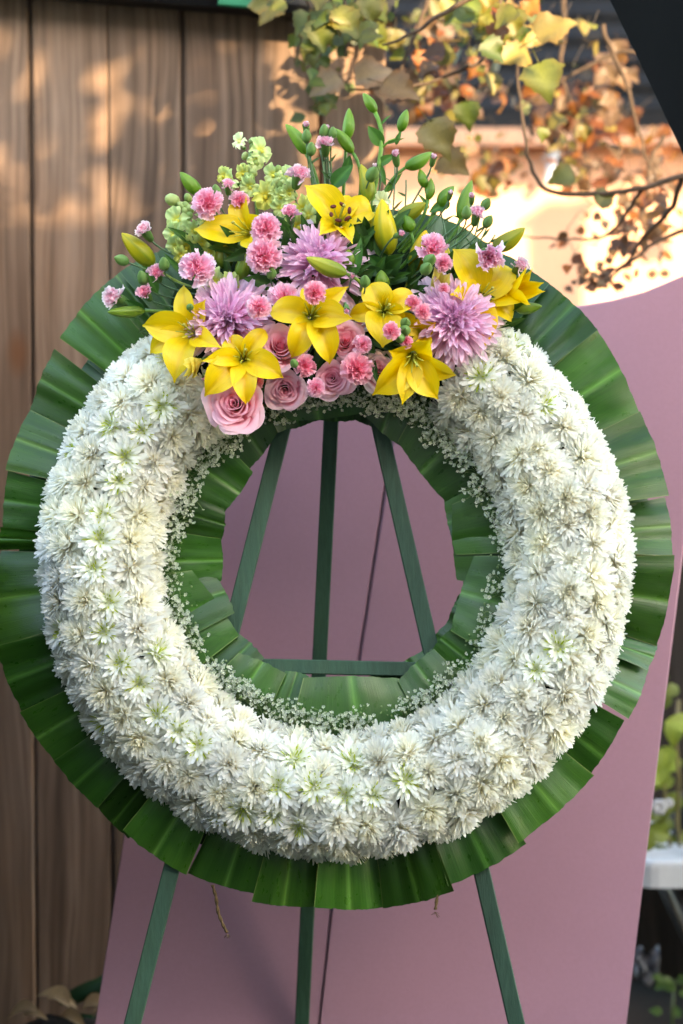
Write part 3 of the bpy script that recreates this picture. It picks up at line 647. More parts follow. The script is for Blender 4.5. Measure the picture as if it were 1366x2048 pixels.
for i, (A, B, s, h) in enumerate(INN):
    big = abs(((to_pol(*A)[1] - to_pol(*B)[1]) + PI) % (2 * PI) - PI)
    tint = (1.25, 1.15, 1.2) if i in (11, 17, 10) else (1, 1, 1)
    ring_leaf(A, B, 400, .004 + h, .012 * s, .6 + .5 * (big > .4), .0022, 500 + i * 7, tint, droop=.006, outer=False)
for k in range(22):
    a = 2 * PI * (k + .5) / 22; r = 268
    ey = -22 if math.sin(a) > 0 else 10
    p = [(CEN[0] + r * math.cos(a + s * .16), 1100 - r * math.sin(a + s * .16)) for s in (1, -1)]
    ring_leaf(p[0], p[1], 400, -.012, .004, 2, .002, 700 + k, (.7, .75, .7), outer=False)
for pts in ([(425, 1770), (432, 1795), (436, 1825), (446, 1850), (456, 1868)], [(876, 1770), (874, 1795), (870, 1824)]):
    g = MB(); q = [W(x, y, -.006) for x, y in pts]
    for s in (0, 1):
        tw = []
        for i in range(len(q) - 1):
            for k in range(6):
                t = k / 6; a = (i + t) * 5 + s * PI; tw.append(q[i].lerp(q[i + 1], t) + (U * math.cos(a) + N * math.sin(a)) * .0012)
        g.tube(tw, .0017, 5)
    for k in range(7): g.tube([q[-1], q[-1] + Vector((rng.uniform(-.006, .008), rng.uniform(-.004, .004), -rng.uniform(.002, .009)))], .0004, 3)
    g.obj('twine_end', M_TWINE, wr)

# ================================================================== WHITE CHRYSANTHEMUMS
def ray_petal(g, az, al0, al1, L, w, r0, z0, c0, c1, cup=.35, twist=0.0, rows=(0, .35, .72, .93, 1.0), wid=(.45, .85, 1.0, .82, .38)):
    ca, sa = math.cos(az), math.sin(az); p = Vector((r0 * ca, r0 * sa, z0)); vs = []; cs = []; prev = 0
    lat = Vector((-sa, ca, 0))
    for t, ww in zip(rows, wid):
        al = lerp(al0, al1, t); d = Vector((math.sin(al) * ca, math.sin(al) * sa, math.cos(al)))
        p = p + d * (L * (t - prev)); prev = t
        nn = Vector((-math.cos(al) * ca, -math.cos(al) * sa, math.sin(al)))
        l2 = lat * math.cos(twist * t) + nn * math.sin(twist * t); n2 = nn * math.cos(twist * t) - lat * math.sin(twist * t)
        h = w * .5 * ww
        vs += [p - l2 * h + n2 * h * cup, p, p + l2 * h + n2 * h * cup]; c = mix(c0, c1, t * 1.5); cs += [c] * 3
    fs_ = []
    for k in range(len(rows) - 1):
        a = k * 3; fs_ += [(a, a + 1, a + 4, a + 3), (a + 1, a + 2, a + 5, a + 4)]
    g.add(vs, fs_, cs)
def mum_meshes(seed, kind):
    rn = random.Random(seed); g = MB(); e = MB()
    wh = (.95, .95, .93); cream = (.93, .87, .66); grn = (.60, .66, .22)
    layers = {'eye': [(28, 100, .033, .0048), (28, 91, .0325, .0048), (27, 82, .031, .0047), (26, 72, .0285, .0045), (24, 62, .0245, .0042)],
              'full': [(28, 104, .031, .0046), (28, 96, .031, .0046), (28, 87, .0305, .0045), (28, 78, .030, .0044), (27, 69, .029, .0042), (26, 60, .0275, .0040), (24, 50, .0255, .0038), (21, 40, .0235, .0036), (18, 30, .0215, .0034), (14, 20, .020, .0032), (9, 10, .019, .0030)],
              'loose': [(27, 106, .034, .0050), (27, 96, .033, .0050), (27, 86, .032, .0048), (26, 75, .0305, .0046), (24, 64, .028, .0044), (22, 52, .025, .0042), (18, 40, .0225, .0040), (14, 28, .020, .0036), (9, 14, .018, .0032)]}[kind]
    for li, (n, al, L, w) in enumerate(layers):
        q = li / (len(layers) - 1)
        for k in range(n):
            if rn.random() < .04: continue
            a = 2 * PI * (k + .5 * (li % 2)) / n + rn.gauss(0, .10); A = R(al + rn.gauss(0, 9))
            base = mix(grn if kind == 'eye' else cream, wh, .6 + .2 * (1 - q)); tipc = mix(wh, cream, (.55 * q ** 2 if kind == 'full' else .25 * q ** 3 if kind == 'loose' else 0) * rn.uniform(.6, 1.1))
            curl = rn.gauss(-16, 12) if li > 1 else rn.gauss(10, 12)
            ray_petal(g, a, A, A + R(curl), L * rn.uniform(.84, 1.08), w * rn.uniform(.88, 1.1), .0035 * (1 - q), .002 + .007 * q, base, tipc, rn.uniform(.25, .6), rn.gauss(0, .35))
    nc = 50 if kind == 'eye' else 30
    for k in range(nc):
        rr_ = .0125 * math.sqrt((k + .5) / nc) if kind == 'eye' else .009 * math.sqrt((k + .5) / nc); a = k * 2.4
        al = rr_ / (.0125 if kind == 'eye' else .009) * .8
        c = mix((.42, .54, .05), (.72, .76, .16), rn.random()) if kind == 'eye' else mix((.86, .76, .46), (.93, .90, .76), rn.random())
        ray_petal(e, a, al, al + rn.uniform(-.3, .6), rn.uniform(.007, .012) if kind == 'eye' else rn.uniform(.008, .012), .0024, rr_, .0105 if kind == 'eye' else .010, mix(c, (.34, .42, .05) if kind == 'eye' else (.8, .72, .48), .4), c, .6, rows=(0, .6, 1), wid=(.6, 1, .5))
    g.tube([(0, 0, -.035), (0, 0, -.012), (0, 0, .006)], [.003, .006, .0075], 6, lambda t: mix((.10, .20, .05), (.90, .84, .60), sm(.4, .7, t)))
    return g.mesh('petals', M_WHITE), e.mesh('flower_centre', M_WHITE)
MUMS = {k: [mum_meshes(10 * i + j, k) for j in range(3)] for i, k in enumerate(('eye', 'full', 'loose'))}
arcs = [('right side of the ring', -22, 22), ('upper right of the ring', 22, 75), ('upper left of the ring', 105, 160), ('left side of the ring', 160, 202), ('lower left of the ring', 202, 248), ('bottom of the ring', 248, 292), ('lower right of the ring', 292, 338)]
def arc_name(d):
    d = d % 360
    for nme, a, b in arcs:
        if a <= d < b or a <= d - 360 < b: return nme
    return 'top'
MUM_ROWS = [(-74, .041, 'inner edge', 0), (-40, .0425, 'inner half', .12), (-4, .043, 'crest', .60), (30, .0435, 'outer half', .22), (62, .044, 'outer slope', .06), (93, .043, 'leafy outer edge', 0)]
RC, AT = 463, .067
C_M = W(671, 1124)
for psi, step, where, pe in MUM_ROWS:
    p = R(psi); r0 = RC * PX + AT * math.sin(p)
    n = int(2 * PI * r0 / step)
    for k in range(n):
        a = 2 * PI * (k + .5 * (MUM_ROWS.index((psi, step, where, pe)) % 2)) / n + rng.gauss(0, .010); dg = math.degrees(a) % 360
        if 57 < dg < 126: continue
        pj = p + rng.gauss(0, .07)
        r = RC * PX + AT * math.sin(pj); h = .022 + .072 * math.cos(pj) + rng.gauss(0, .002)
        P = C_M + (U * math.cos(a) + V * math.sin(a)) * r + N * h
        rad = U * math.cos(a) + V * math.sin(a); tn = U * -math.sin(a) + V * math.cos(a)
        z = rad * math.sin(pj) + N * (math.cos(pj) + .12) + tn * rng.gauss(0, .17) + N * rng.gauss(0, .13)
        pk = pe * (.35 if (dg < 100 or dg > 290) else 1.25)
        kind = 'eye' if rng.random() < pk else ('full' if rng.random() < (.65 if 20 < dg < 300 else .5) or psi > 50 and rng.random() < .3 else 'loose')
        if psi > 50 and kind == 'full' and rng.random() < .5: kind = 'loose'
        M = frame(P, z, (rng.gauss(0, 1), rng.gauss(0, 1), rng.gauss(0, 1))) @ Matrix.Scale(rng.uniform(.98, 1.22), 4)
        word = 'white chrysanthemum with green eye' if kind == 'eye' else ('cream hearted white chrysanthemum' if kind == 'full' else 'shaggy white chrysanthemum')
        an = arc_name(dg)
        t = thing('white_chrysanthemum', M, f'{word} on the {where}, {an}', 'flower', f'{word} group, {where}, {an}')
        me, ce = rng.choice(MUMS[kind]); o = link('petals', me, t); link('flower_centre', ce, t)
        q = rng.uniform(.93, 1.04); o.color = (q, q, q * rng.uniform(.95, 1.0), 1)

# ================================================================== BABY'S BREATH (nobody could count it)
g = MB(); s_ = MB()
def floret(P, z, r):
    M = frame(P, z, (rng.gauss(0, 1), rng.gauss(0, 1), rng.gauss(0, 1))); c = rng.choice([(.80, .82, .76), (.72, .76, .66), (.84, .84, .80)])
    for k in range(6):
        a = k * PI / 3 + rng.uniform(-.2, .2); up = rng.uniform(.2, .9); q = rng.uniform(.8, 1.1) * r
        vs = [(0, 0, 0), (math.cos(a - .5) * q * .7, math.sin(a - .5) * q * .7, q * up * .5), (math.cos(a) * q, math.sin(a) * q, q * up), (math.cos(a + .5) * q * .7, math.sin(a + .5) * q * .7, q * up * .5)]
        g.add([M @ Vector(v) for v in vs], [(0, 1, 2, 3)], [(.45, .55, .3), c, c, c])
def clump(a, r, n, spread):
    base = pol(r + 26, a, .012)
    for k in range(n):
        P = pol(r + rng.gauss(0, spread * .55), a + rng.gauss(0, spread / 330), .030 + abs(rng.gauss(0, .010)))
        mid = base.lerp(P, .55) + Vector((rng.gauss(0, .004), 0, rng.gauss(0, .004)))
        s_.tube([base, mid, P], [.0006, .0005, .0004], 3, (.14, .22, .07), False)
        floret(P, face(rng.gauss(0, .6), rng.gauss(.2, .6)), rng.uniform(.0022, .0040))
for k in range(230):
    a = rng.uniform(0, 2 * PI); dg = math.degrees(a); top = 55 < dg < 125
    cl = noise.noise(Vector((math.cos(a) * 2.3, math.sin(a) * 2.3, 4)))
    if cl < -.22 and not top: continue
    clump(a, (312 if 20 < dg < 160 else 328) + rng.gauss(0, 9), rng.randint(7, 12), 15)
for x, y, n in ((620, 800, 26), (700, 795, 30), (735, 805, 30), (790, 815, 34), (830, 820, 40), (870, 830, 44), (850, 800, 30), (890, 850, 30), (560, 825, 18), (660, 805, 24), (530, 830, 14), (910, 870, 22), (430, 880, 20)):
    r, a = to_pol(x, y); clump(a, r, n, 22)
for k in range(420):
    a = rng.uniform(0, 2 * PI); s_.ball(pol(330 + rng.gauss(0, 14), a, .026 + abs(rng.gauss(0, .008))), rng.uniform(.0012, .0022), (.16, .24, .09), 5, 3)
bb_ = g.obj('babys_breath', M_WHITE); tag(bb_, "tiny white filler flowers in a frothy band round the wreath's inner edge", 'filler flowers', kind='stuff')
b2 = s_.obj('filler_stems', M_STEM); tag(b2, 'fine green stems and buds of the frothy filler flowers', 'filler stems', kind='stuff')

# ================================================================== FLORAL SPRAY
def hh(px, py):                                    # how far the spray bulges in front of the wreath's plane
    v = sm(200, 560, py); e = max(0, 1 - ((px - 665) / 470) ** 2)
    return .045 + .095 * v * (.35 + .65 * e) + .02 * e
CORE = (672, 640)
def stem_to_core(root, px, py, P, z, r, c=(.06, .16, .04), k=.5, name='stem', lead=.05):
    q = W(lerp(px, CORE[0], k), lerp(py, CORE[1], k) + 15, .03)
    g = MB(); g.tube(bez(P, P - z * lead, q, 8), [r] * 4 + [r * 1.05] * 5, 6, c); return g.obj(name, M_STEM, root)
def blade_leaf(root, base, tip, w, nrm=None, c0=(.025, .10, .02), c1=(.055, .17, .03), bend=.2, name='leaf', fold=.3):
    d = tip - base; L = d.length; yv = d.normalized(); z = Vector(nrm) if nrm is not None else N + Vector((rng.uniform(-.5, .5), 0, rng.uniform(-.3, .6)))
    M = frame(base, z - yv * z.dot(yv), yv.cross(z))
    g = MB()
    def fn(u, v):
        s = u * 2 - 1; ww = w * .5 * max(.03, math.sin(PI * min(.999, v ** .75)) ** .8); return M @ Vector((s * ww, L * v, fold * abs(s) * ww + bend * L * (v - v * v)))
    g.grid(fn, 6, 8, lambda u, v: mix(c0, c1, max(0, 1 - abs(u - .5) * 7) * .7 + .2 * v)); return g.obj(name, M_GREEN, root)

# dark filler leaves deep in the spray
fl = thing('leafy_filler', W(672, 620, .03), 'dark green leafy filler packed behind and between the spray flowers', 'foliage')
g = MB()
def blob(u, v):
    a = 2 * PI * u; r = v; x = 672 + 330 * r * math.cos(a); y = 610 - (140 if math.sin(a) > 0 else 165) * r * math.sin(a)
    return W(x, y, .012 + .075 * math.sqrt(max(0, 1 - r * r)) * (1 if y > 560 else .75))
g.grid(blob, 40, 10, (1, 1, 1)); g.obj('foam_block', M_FOAM, fl)
for k in range(210):
    x = rng.gauss(680, 160); y = rng.uniform(470 if x < 780 else 500, 700); e = ((x - 672) / 370) ** 2 + ((y - 600) / 150) ** 2
    if e > 1.05: continue
    a = math.atan2(-(y - 640), (x - 672)) + rng.gauss(0, .6); L = rng.uniform(44, 84)
    h0 = hh(x, y) - .075 + rng.uniform(0, .02); b = W(x, y, max(.02, h0)); t = W(x + L * math.cos(a), y - L * math.sin(a) * .9, max(.03, h0 + rng.uniform(.0, .04)))
    dk = rng.uniform(.7, 1.9); blade_leaf(fl, b, t, rng.uniform(14, 30) * PX, None, (.022 * dk, .066 * dk, .011 * dk), (.042 * dk, .118 * dk, .018 * dk), rng.uniform(.05, .3))

# ---- lilies
def tepal_grid(L, Wd, b0, b1, p, az, chan, wave, ph, nu=8, nv=14):
    pts = []; pos = Vector((.004, 0, 0)); rows = []; sway = rng.gauss(0, .06); roll = rng.gauss(0, .35)
    for j in range(nv + 1):
        t = j / nv; be = b0 + (b1 - b0) * (t ** p)
        if j: pos = pos + Vector((math.sin(be), 0, math.cos(be))) * (L / nv)
        pr = (.30 + .70 * sm(0, .42, t)) * (1 - sm(.46, 1.0, t) ** 1.5) ** .8 if t < 1 else .02
        pr = max(pr, .03); w = Wd * .5 * pr; nn = Vector((-math.cos(be), 0, math.sin(be)))
        row = []
        for i in range(nu + 1):
            s = i / nu * 2 - 1
            off = chan * w * (s * s) * (1 - .7 * t) + wave * w * math.sin(ph + 8 * t + (1.5 if s > 0 else 0)) * s * s - .16 * w * math.exp(-(s / .12) ** 2)
            q = pos + nn * off; row.append(Vector((q.x, s * w + sway * L * t * t, q.z + roll * s * w * t)))
        rows.append(row)
    c, s = math.cos(az), math.sin(az)
    return [[Vector((q.x * c - q.y * s, q.x * s + q.y * c, q.z)) for q in row] for row in rows]
YEL = (.88, .60, .010); YEL2 = (.90, .68, .03); GRN = (.30, .36, .03)
def tepal_obj(root, rows, base=GRN, body=YEL, edge=YEL2, name='petal', spots=False):
    g = MB(); nv, nu = len(rows) - 1, len(rows[0]) - 1; vs, cs, fs_ = [], [], []
    for j, row in enumerate(rows):
        t = j / nv
        for i, q in enumerate(row):
            s = abs(i / nu * 2 - 1); vs.append(q); c = mix(base, body, sm(.0, .28, t)); c = mix(c, edge, s * .6); c = mix(c, (.80, .48, .008), (1 - s) ** 6 * .5 * sm(.1, .3, t)); cs.append(c)
    for j in range(nv):
        for i in range(nu):
            a = j * (nu + 1) + i; fs_.append((a, a + 1, a + nu + 2, a + nu + 1))
    ou = rng.uniform(0, 9); g.add(vs, fs_, cs, [(i / nu + ou, j / nv) for j in range(nv + 1) for i in range(nu + 1)]); o = link(name, g.mesh(name, M_LILY), root); return o
def lily(label, px, py, h, fa, tips, L=.080, Wd=.036, anthers=None, b0=16, pale=0.0, open_=(85, 165), stam=True, wmul=None):
    P = W(px, py, h); z = face(*fa); M = frame(P, z); root = thing('yellow_lily', M, label, 'flower', 'yellow lilies in the spray')
    body = mix(YEL, (.78, .74, .22), pale); edge = mix(YEL2, (.80, .78, .30), pale)
    for k, tp in enumerate(tips):
        tx, ty = tp[:2]; Wk = Wd * 1.06 * (tp[2] if len(tp) > 2 else 1.0) * (1.1 if k % 2 == 0 else .9); best = None
        for b1 in [R(open_[0] + (open_[1] - open_[0]) * q / 3) for q in range(4)]:
            for L_ in [L * f for f in (.6, .75, .88, 1.0, 1.12, 1.25)]:
                x, zz, nv = .004, 0.0, 14
                for j in range(1, nv + 1):
                    be = R(b0) + (b1 - R(b0)) * ((j / nv) ** 1.1); x += math.sin(be) * L_ / nv; zz += math.cos(be) * L_ / nv
                for ai in range(72):
                    az = ai * PI / 36; qx, qy = proj(M @ Vector((x * math.cos(az), x * math.sin(az), zz)))
                    er = math.hypot(qx - tx, qy - ty) + 14 * abs(L_ / L - 1) * 2
                    if best is None or er < best[0]: best = (er, az, L_, b1)
        _, az, L_, b1 = best
        rows = tepal_grid(L_, Wk, R(b0), b1, 1.1, az, .58, rng.uniform(.06, .2), rng.uniform(0, 6))
        tepal_obj(root, rows, mix(GRN, (.5, .55, .1), pale), body, edge)
    if stam:
        for k in range(6):
            a = k * PI / 3 + .3; ln = .040 * L / .08
            pts = [Vector((.002 * math.cos(a), .002 * math.sin(a), 0)), Vector((.007 * math.cos(a), .007 * math.sin(a), ln * .6)), Vector((.014 * math.cos(a), .014 * math.sin(a), ln))]
            g = MB(); g.tube([M @ p for p in pts], [.0011, .001, .0007], 5, (.50, .48, .05)); st = g.obj('stamen', M_STEM, root)
            if anthers: g = MB(); g.ball(M @ pts[-1], .0030, anthers, 8, 6, M.to_3x3() @ Vector((math.cos(a + 1.3), math.sin(a + 1.3), .5)), 1.9); g.obj('anther', M_PLAIN, st)
        g = MB(); g.tube([M @ Vector((0, 0, 0)), M @ Vector((.001, 0, .03)), M @ Vector((.004, .002, .052))], [.0016, .0013, .0013], 6, (.38, .42, .06)); g.ball(M @ Vector((.004, .002, .053)), .0026, (.40, .36, .05), 7, 4); g.obj('pistil', M_STEM, root)
    stem_to_core(root, px, py, P, z, .0028, (.08, .17, .04)); return root
lily('yellow lily with dark anthers and one tall petal at the top of the spray', 676, 452, .085, (.10, .35), [(614, 368, 1.15), (708, 402, .8), (746, 432), (694, 488, .8), (640, 468, .8)], .074, .038, (.10, .010, .008))
lily('sideways yellow lily with a long petal pointing left, near the pale snapdragons', 508, 470, .085, (-.75, .15), [(386, 463, 1.1), (494, 396, .9), (446, 458, .7), (506, 497, .7), (520, 430, .7)], .082, .038)
lily('lowest left yellow lily spilling over the white chrysanthemums', 392, 668, .105, (-.35, .05), [(291, 650, 1.05), (296, 704, 1.0), (352, 766, 1.0), (376, 570, 1.0), (414, 600, .7), (436, 712, .9)], .085, .038)
lily('yellow lily hanging in front of the largest pink rose', 487, 718, .150, (.02, .05), [(398, 795, 1.1), (482, 812, 1.1), (574, 755, 1.0), (532, 664, .85), (452, 678, .8), (402, 716, .8)], .076, .036)
lily('yellow lily at the centre of the spray between two pink roses', 622, 634, .150, (.05, .10), [(543, 626, 1.0), (702, 570, .8), (706, 640, 1.05), (592, 722, 1.1), (674, 722, 1.0), (612, 580, .7)], .076, .036)
lily('ruffled half open yellow lily right of centre above the round green buds', 768, 622, .140, (.05, -.05), [(740, 572, 1.0), (796, 592, .9), (822, 592, .8), (700, 636, .8), (758, 694, 1.25), (812, 640, .8)], .060, .038, b0=26)
lily('large yellow lily hanging downward at the lower right of the spray', 826, 708, .150, (.0, -.55), [(733, 772, 1.1), (802, 816, 1.0), (868, 806, .95), (908, 752, 1.0), (850, 690, .9), (780, 700, .9)], .080, .038)
lily('yellow lily with arching petals behind the right lavender chrysanthemum', 952, 604, .085, (.35, .20), [(900, 500, 1.15), (1008, 540, 1.3), (1022, 642, .8), (1052, 590, 1.1), (905, 585, 1.0), (960, 690, .8)], .088, .042)
lily('half open yellow lily pointing right at the spray\'s right end', 1000, 592, .075, (1.2, .1), [(1092, 585, .7), (1074, 542, .8), (1086, 562, .8), (1060, 612, .9), (1050, 530, .8)], .080, .032, b0=10, open_=(10, 60), stam=False)
lily('small crumpled yellow lily tucked left of the right lavender chrysanthemum', 846, 668, .125, (-.2, -.1), [(800, 636, .9), (832, 702, .8), (858, 706, .7), (870, 645, .8), (828, 652, .8)], .050, .028, b0=20, stam=False)
lily('pale half open lily bud with flared tips above the right lavender chrysanthemum', 868, 592, .105, (.35, .45), [(900, 548, .8), (888, 540, .8), (872, 534, .8), (902, 560, .8)], .052, .024, b0=8, pale=.75, open_=(5, 50), stam=False)
lily('half open yellow bud with green ribs at the lower left lily', 400, 722, .140, (-.6, -.55), [(366, 750, .8), (374, 758, .8), (388, 742, .9), (372, 736, .9), (412, 748, .8)], .056, .026, b0=6, pale=.45, open_=(0, 40), stam=False)
lily('sliver of yellow lily below the middle lavender chrysanthemum', 600, 562, .085, (-.2, 0), [(562, 574, .8), (570, 540, .8), (572, 512, .7)], .05, .028, stam=False)

# ---- lily buds
def bud_mesh_into(g, M, L, Rb, c_base, c_tip, bow=.06, lobes=3):
    def fn(u, v):
        a = 2 * PI * u; t = .01 + .985 * v
        r = Rb * (math.sin(PI * t ** .82) ** .62) * (1 - .18 * t) * (1 + .10 * abs(math.cos(lobes * a / 1.0)) - .05)
        return M @ Vector((r * math.cos(a) + bow * L * math.sin(PI * t), r * math.sin(a), L * t))
    def cf(u, v):
        rib = max(0, math.cos(2 * PI * u * 3)) ** 8; c = mix(c_base, c_tip, sm(.05, .85, v)); return mix(c, (.12, .26, .02), rib * .5)
    g.grid(fn, 24, 12, cf, closed=True)
G1 = (.11, .27, .022); G2 = (.20, .36, .035); Y1 = (.34, .40, .03); Y2 = (.72, .56, .02); OL = (.30, .30, .03)
def lily_bud(label, b, t, wpx, c0, c1, h, dh=.02, core=.5, leaves=(), ko=None):
    B, T = W(b[0], b[1], h), W(t[0], t[1], h + dh); z = (T - B).normalized(); L = (T - B).length
    root = thing('lily_bud', frame(B, z, N), label, 'lily bud', 'lily buds in the spray')
    g = MB(); bud_mesh_into(g, MW[root] @ Matrix.Rotation(rng.uniform(0, 6), 4, 'Z'), L, wpx * .5 * PX * 1.05, c0, c1); bo = g.obj('bud', M_LILY, root); bk = rng.uniform(.82, 1.12); bo.color = (bk * rng.uniform(.95, 1.12), bk, bk * rng.uniform(.8, 1.1), 1)
    stem_to_core(root, b[0], b[1], B, z, .0026, mix(c0, (.07, .18, .03), .6), core)
    for lb, lt, lw in leaves: blade_leaf(root, W(*lb, h - .004), W(*lt, h + .006), lw * PX, None, (.03, .12, .02), (.07, .22, .035))
    return root
lily_bud('fat yellow green lily bud at the far left of the spray', (308, 532), (243, 466), 40, Y1, Y2, .055)
lily_bud('bright green lily bud above the upper left carnation', (402, 390), (360, 344), 28, G1, G2, .05, .01)
lily_bud('slim green lily bud lying low at the spray\'s left end', (290, 622), (215, 624), 24, G2, G2, .075, leaves=[((290, 622), (250, 600), 20)])
lily_bud('green lily bud slanting left beside the topmost carnation buds', (612, 308), (571, 248), 27, G1, G2, .045, .0)
lily_bud('upright green lily bud left of the tall stem', (693, 282), (698, 216), 24, G1, G2, .04, .0, leaves=[((690, 352), (700, 310), 22)])
lily_bud('green lily bud leaning left in front of the upright one', (706, 306), (670, 257), 25, G1, G2, .055, .0, leaves=[((664, 375), (706, 330), 34)])
lily_bud('yellow green upright lily bud under the tall stem', (736, 406), (722, 328), 30, (.20, .30, .02), (.50, .48, .03), .065, .0)
lily_bud('largest upright yellow lily bud in the middle of the spray', (779, 510), (764, 398), 46, (.34, .36, .02), (.80, .60, .02), .085, .015, leaves=[((790, 560), (735, 510), 44)])
lily_bud('plump yellow lily bud right of the middle', (826, 542), (852, 460), 44, (.40, .36, .02), (.84, .58, .015), .085, .015)
lily_bud('green and yellow split lily bud lying over the middle lavender chrysanthemum', (694, 548), (612, 515), 32, (.24, .34, .03), (.58, .58, .06), .165, .01)
lily_bud('green lily bud slanting right under a pink bud', (810, 336), (864, 304), 28, G1, G2, .05, .0)
lily_bud('leaning olive green lily bud above the plump yellow one', (795, 436), (852, 406), 32, (.20, .28, .02), (.42, .44, .03), .07, .01)
lily_bud('small green lily bud below the leaning olive one', (822, 464), (810, 430), 28, G1, G1, .08, .005)
lily_bud('short green bud, left of the pair right of the tall stem', (852, 376), (840, 338), 20, G1, G2, .05, .0)
lily_bud('short green bud, right of the pair right of the tall stem', (856, 400), (862, 356), 18, G1, G2, .055, .0, leaves=[((858, 418), (836, 388), 10)])
lily_bud('green lily bud leaning right with a leaf at its foot', (878, 414), (908, 372), 27, G1, G2, .05, .0, leaves=[((900, 405), (858, 425), 24)])
lily_bud('long slim green lily bud reaching up at the right', (920, 440), (944, 360), 27, G1, G2, .05, .0)
lily_bud('olive yellow lily bud at the far right above a pink carnation', (984, 498), (1050, 456), 36, OL, (.52, .46, .02), .065, .01)
lily_bud('slim green lily bud at the spray\'s right end', (1030, 618), (1084, 612), 24, G2, G2, .08, .0, leaves=[((1010, 625), (1060, 598), 18)])
lily_bud('dark olive upright bud below the sideways lily', (452, 540), (450, 482), 36, (.14, .22, .02), (.30, .30, .03), .07, .01)
lily_bud('green upright bud between two carnations on the left', (480, 560), (494, 506), 30, (.14, .25, .02), (.26, .36, .04), .09, .01)
lily_bud('dark green bud at the middle lavender chrysanthemum\'s right rim', (694, 536), (697, 498), 27, (.09, .22, .02), (.20, .32, .03), .12, .01, leaves=[((700, 560), (722, 475), 24)])
lily_bud('round green bud below the largest yellow bud', (768, 578), (762, 540), 29, (.09, .22, .02), (.16, .28, .02), .115, .01)
lily_bud('small yellow bud behind the right pink carnations', (890, 535), (892, 490), 20, (.3, .34, .02), (.72, .58, .02), .07, .0)

# ---- the tall forked lily stem
ts = thing('forked_lily', W(748, 400, .045), 'tall forked green lily stem with two buds and leaves at the top of the spray', 'lily')
g = MB(); g.tube([W(x, y, .045) for x, y in [(738, 470), (746, 400), (755, 350), (762, 300), (763, 262), (757, 240), (749, 222)]], .0032, 8, (.13, .30, .03)); g.obj('stem', M_STEM, ts)
g = MB(); g.tube([W(x, y, .045) for x, y in [(762, 298), (778, 282), (796, 276), (800, 262)]], .0018, 6, (.13, .30, .03)); g.obj('stem', M_STEM, ts)
for b, t, w in (((752, 226), (726, 186), 23), ((800, 264), (814, 219), 24)):
    B, T = W(*b, .045), W(*t, .045); z = (T - B).normalized(); g = MB(); bud_mesh_into(g, frame(B, z, N), (T - B).length, w * .5 * PX, G1, G2); g.obj('bud', M_LILY, ts)
for b, t, w in (((766, 292), (736, 252), 28), ((762, 250), (782, 230), 7), ((770, 288), (810, 276), 6), ((792, 290), (803, 262), 12), ((760, 330), (772, 372), 16), ((756, 330), (790, 310), 20), ((740, 370), (752, 330), 14), ((765, 390), (805, 345), 12)):
    blade_leaf(ts, W(*b, .044), W(*t, .050), w * PX, None, (.05, .16, .02), (.10, .26, .04))

for b, t, k in (((905, 520), (935, 400), -8), ((930, 520), (958, 440), 6), ((895, 500), (880, 420), 4), ((925, 530), (975, 452), 10), ((780, 470), (790, 330), 5), ((800, 470), (812, 360), 8), ((650, 380), (640, 300), 5), ((668, 390), (655, 300), -4), ((640, 390), (618, 300), -6), ((945, 520), (990, 470), 8)):
    root = thing('flower_stem', W(*b, .045), f'thin bare flower stalk rising to about {"the top left bud cluster" if b[0] < 700 else "the tall forked lily" if b[0] < 850 else "the buds at upper right"}', 'stem', f'thin flower stalks by {"the top left buds" if b[0] < 700 else "the tall forked lily" if b[0] < 850 else "the upper right buds"}')
    g = MB(); g.tube(bez(W(*b, .045), W((b[0] + t[0]) / 2 + k, (b[1] + t[1]) / 2, .05), W(*t, .048), 8), [.0013] * 9, 6, (.11, .21, .10)); g.obj('stalk', M_STEM, root)
    for q in (.35, .7):
        x, y = lerp(b[0], t[0], q) + k * .5, lerp(b[1], t[1], q); sd_ = rng.choice((-1, 1))
        blade_leaf(root, W(x, y, .047), W(x + sd_ * rng.uniform(12, 24), y - rng.uniform(4, 22), .055), 5 * PX, None, (.06, .14, .05), (.09, .20, .06))

# ---- carnations
def carn_mesh(seed, amax, n, tight=1.0):
    rn = random.Random(seed); g = MB()
    for k in range(n):
        q = (k + .5) / n; al = R(6 + amax * q ** .8) + rn.gauss(0, .08); az = k * 2.39996 + rn.gauss(0, .25)
        d = Vector((math.sin(al) * math.cos(az), math.sin(al) * math.sin(az), math.cos(al))); lat = Vector((-math.sin(az), math.cos(az), 0)); nn = d.cross(lat)
        roll = rn.gauss(0, .5); l2 = lat * math.cos(roll) + nn * math.sin(roll); n2 = d.cross(l2)
        L = (.82 + .22 * q) * rn.uniform(.9, 1.08); wd = (.34 + .22 * q) * tight * rn.uniform(.85, 1.15); ph = rn.uniform(0, 6); A = .11 * rn.uniform(.7, 1.3)
        def fn(u, v):
            s = u * 2 - 1; i = round(u * 12)
            ln = L * v * (1 - .14 * s * s) + (.035 * (1 if i % 2 else -1) * (v > .9))
            ruf = A * v * v * (math.sin(s * 5.5 + ph) + .5 * math.sin(s * 11 + ph * 2))
            return d * (.05 + ln) + l2 * (s * wd * v ** .75) + n2 * (ruf + .18 * v ** 3 * q) + Vector((0, 0, -.15))
        g.grid(fn, 12, 5, lambda u, v, q=q: mix(mix((.93, .30, .46), (.95, .46, .61), q), (.97, .76, .84), sm(.66, 1.0, v) * (.4 + .5 * q)))
    return g.mesh('petals', M_PETAL)
CARN = {'open': [carn_mesh(s, 92, 30) for s in range(4)], 'side': [carn_mesh(20 + s, 50, 20) for s in range(2)], 'bud': [carn_mesh(40 + s, 24, 11, .6) for s in range(2)]}
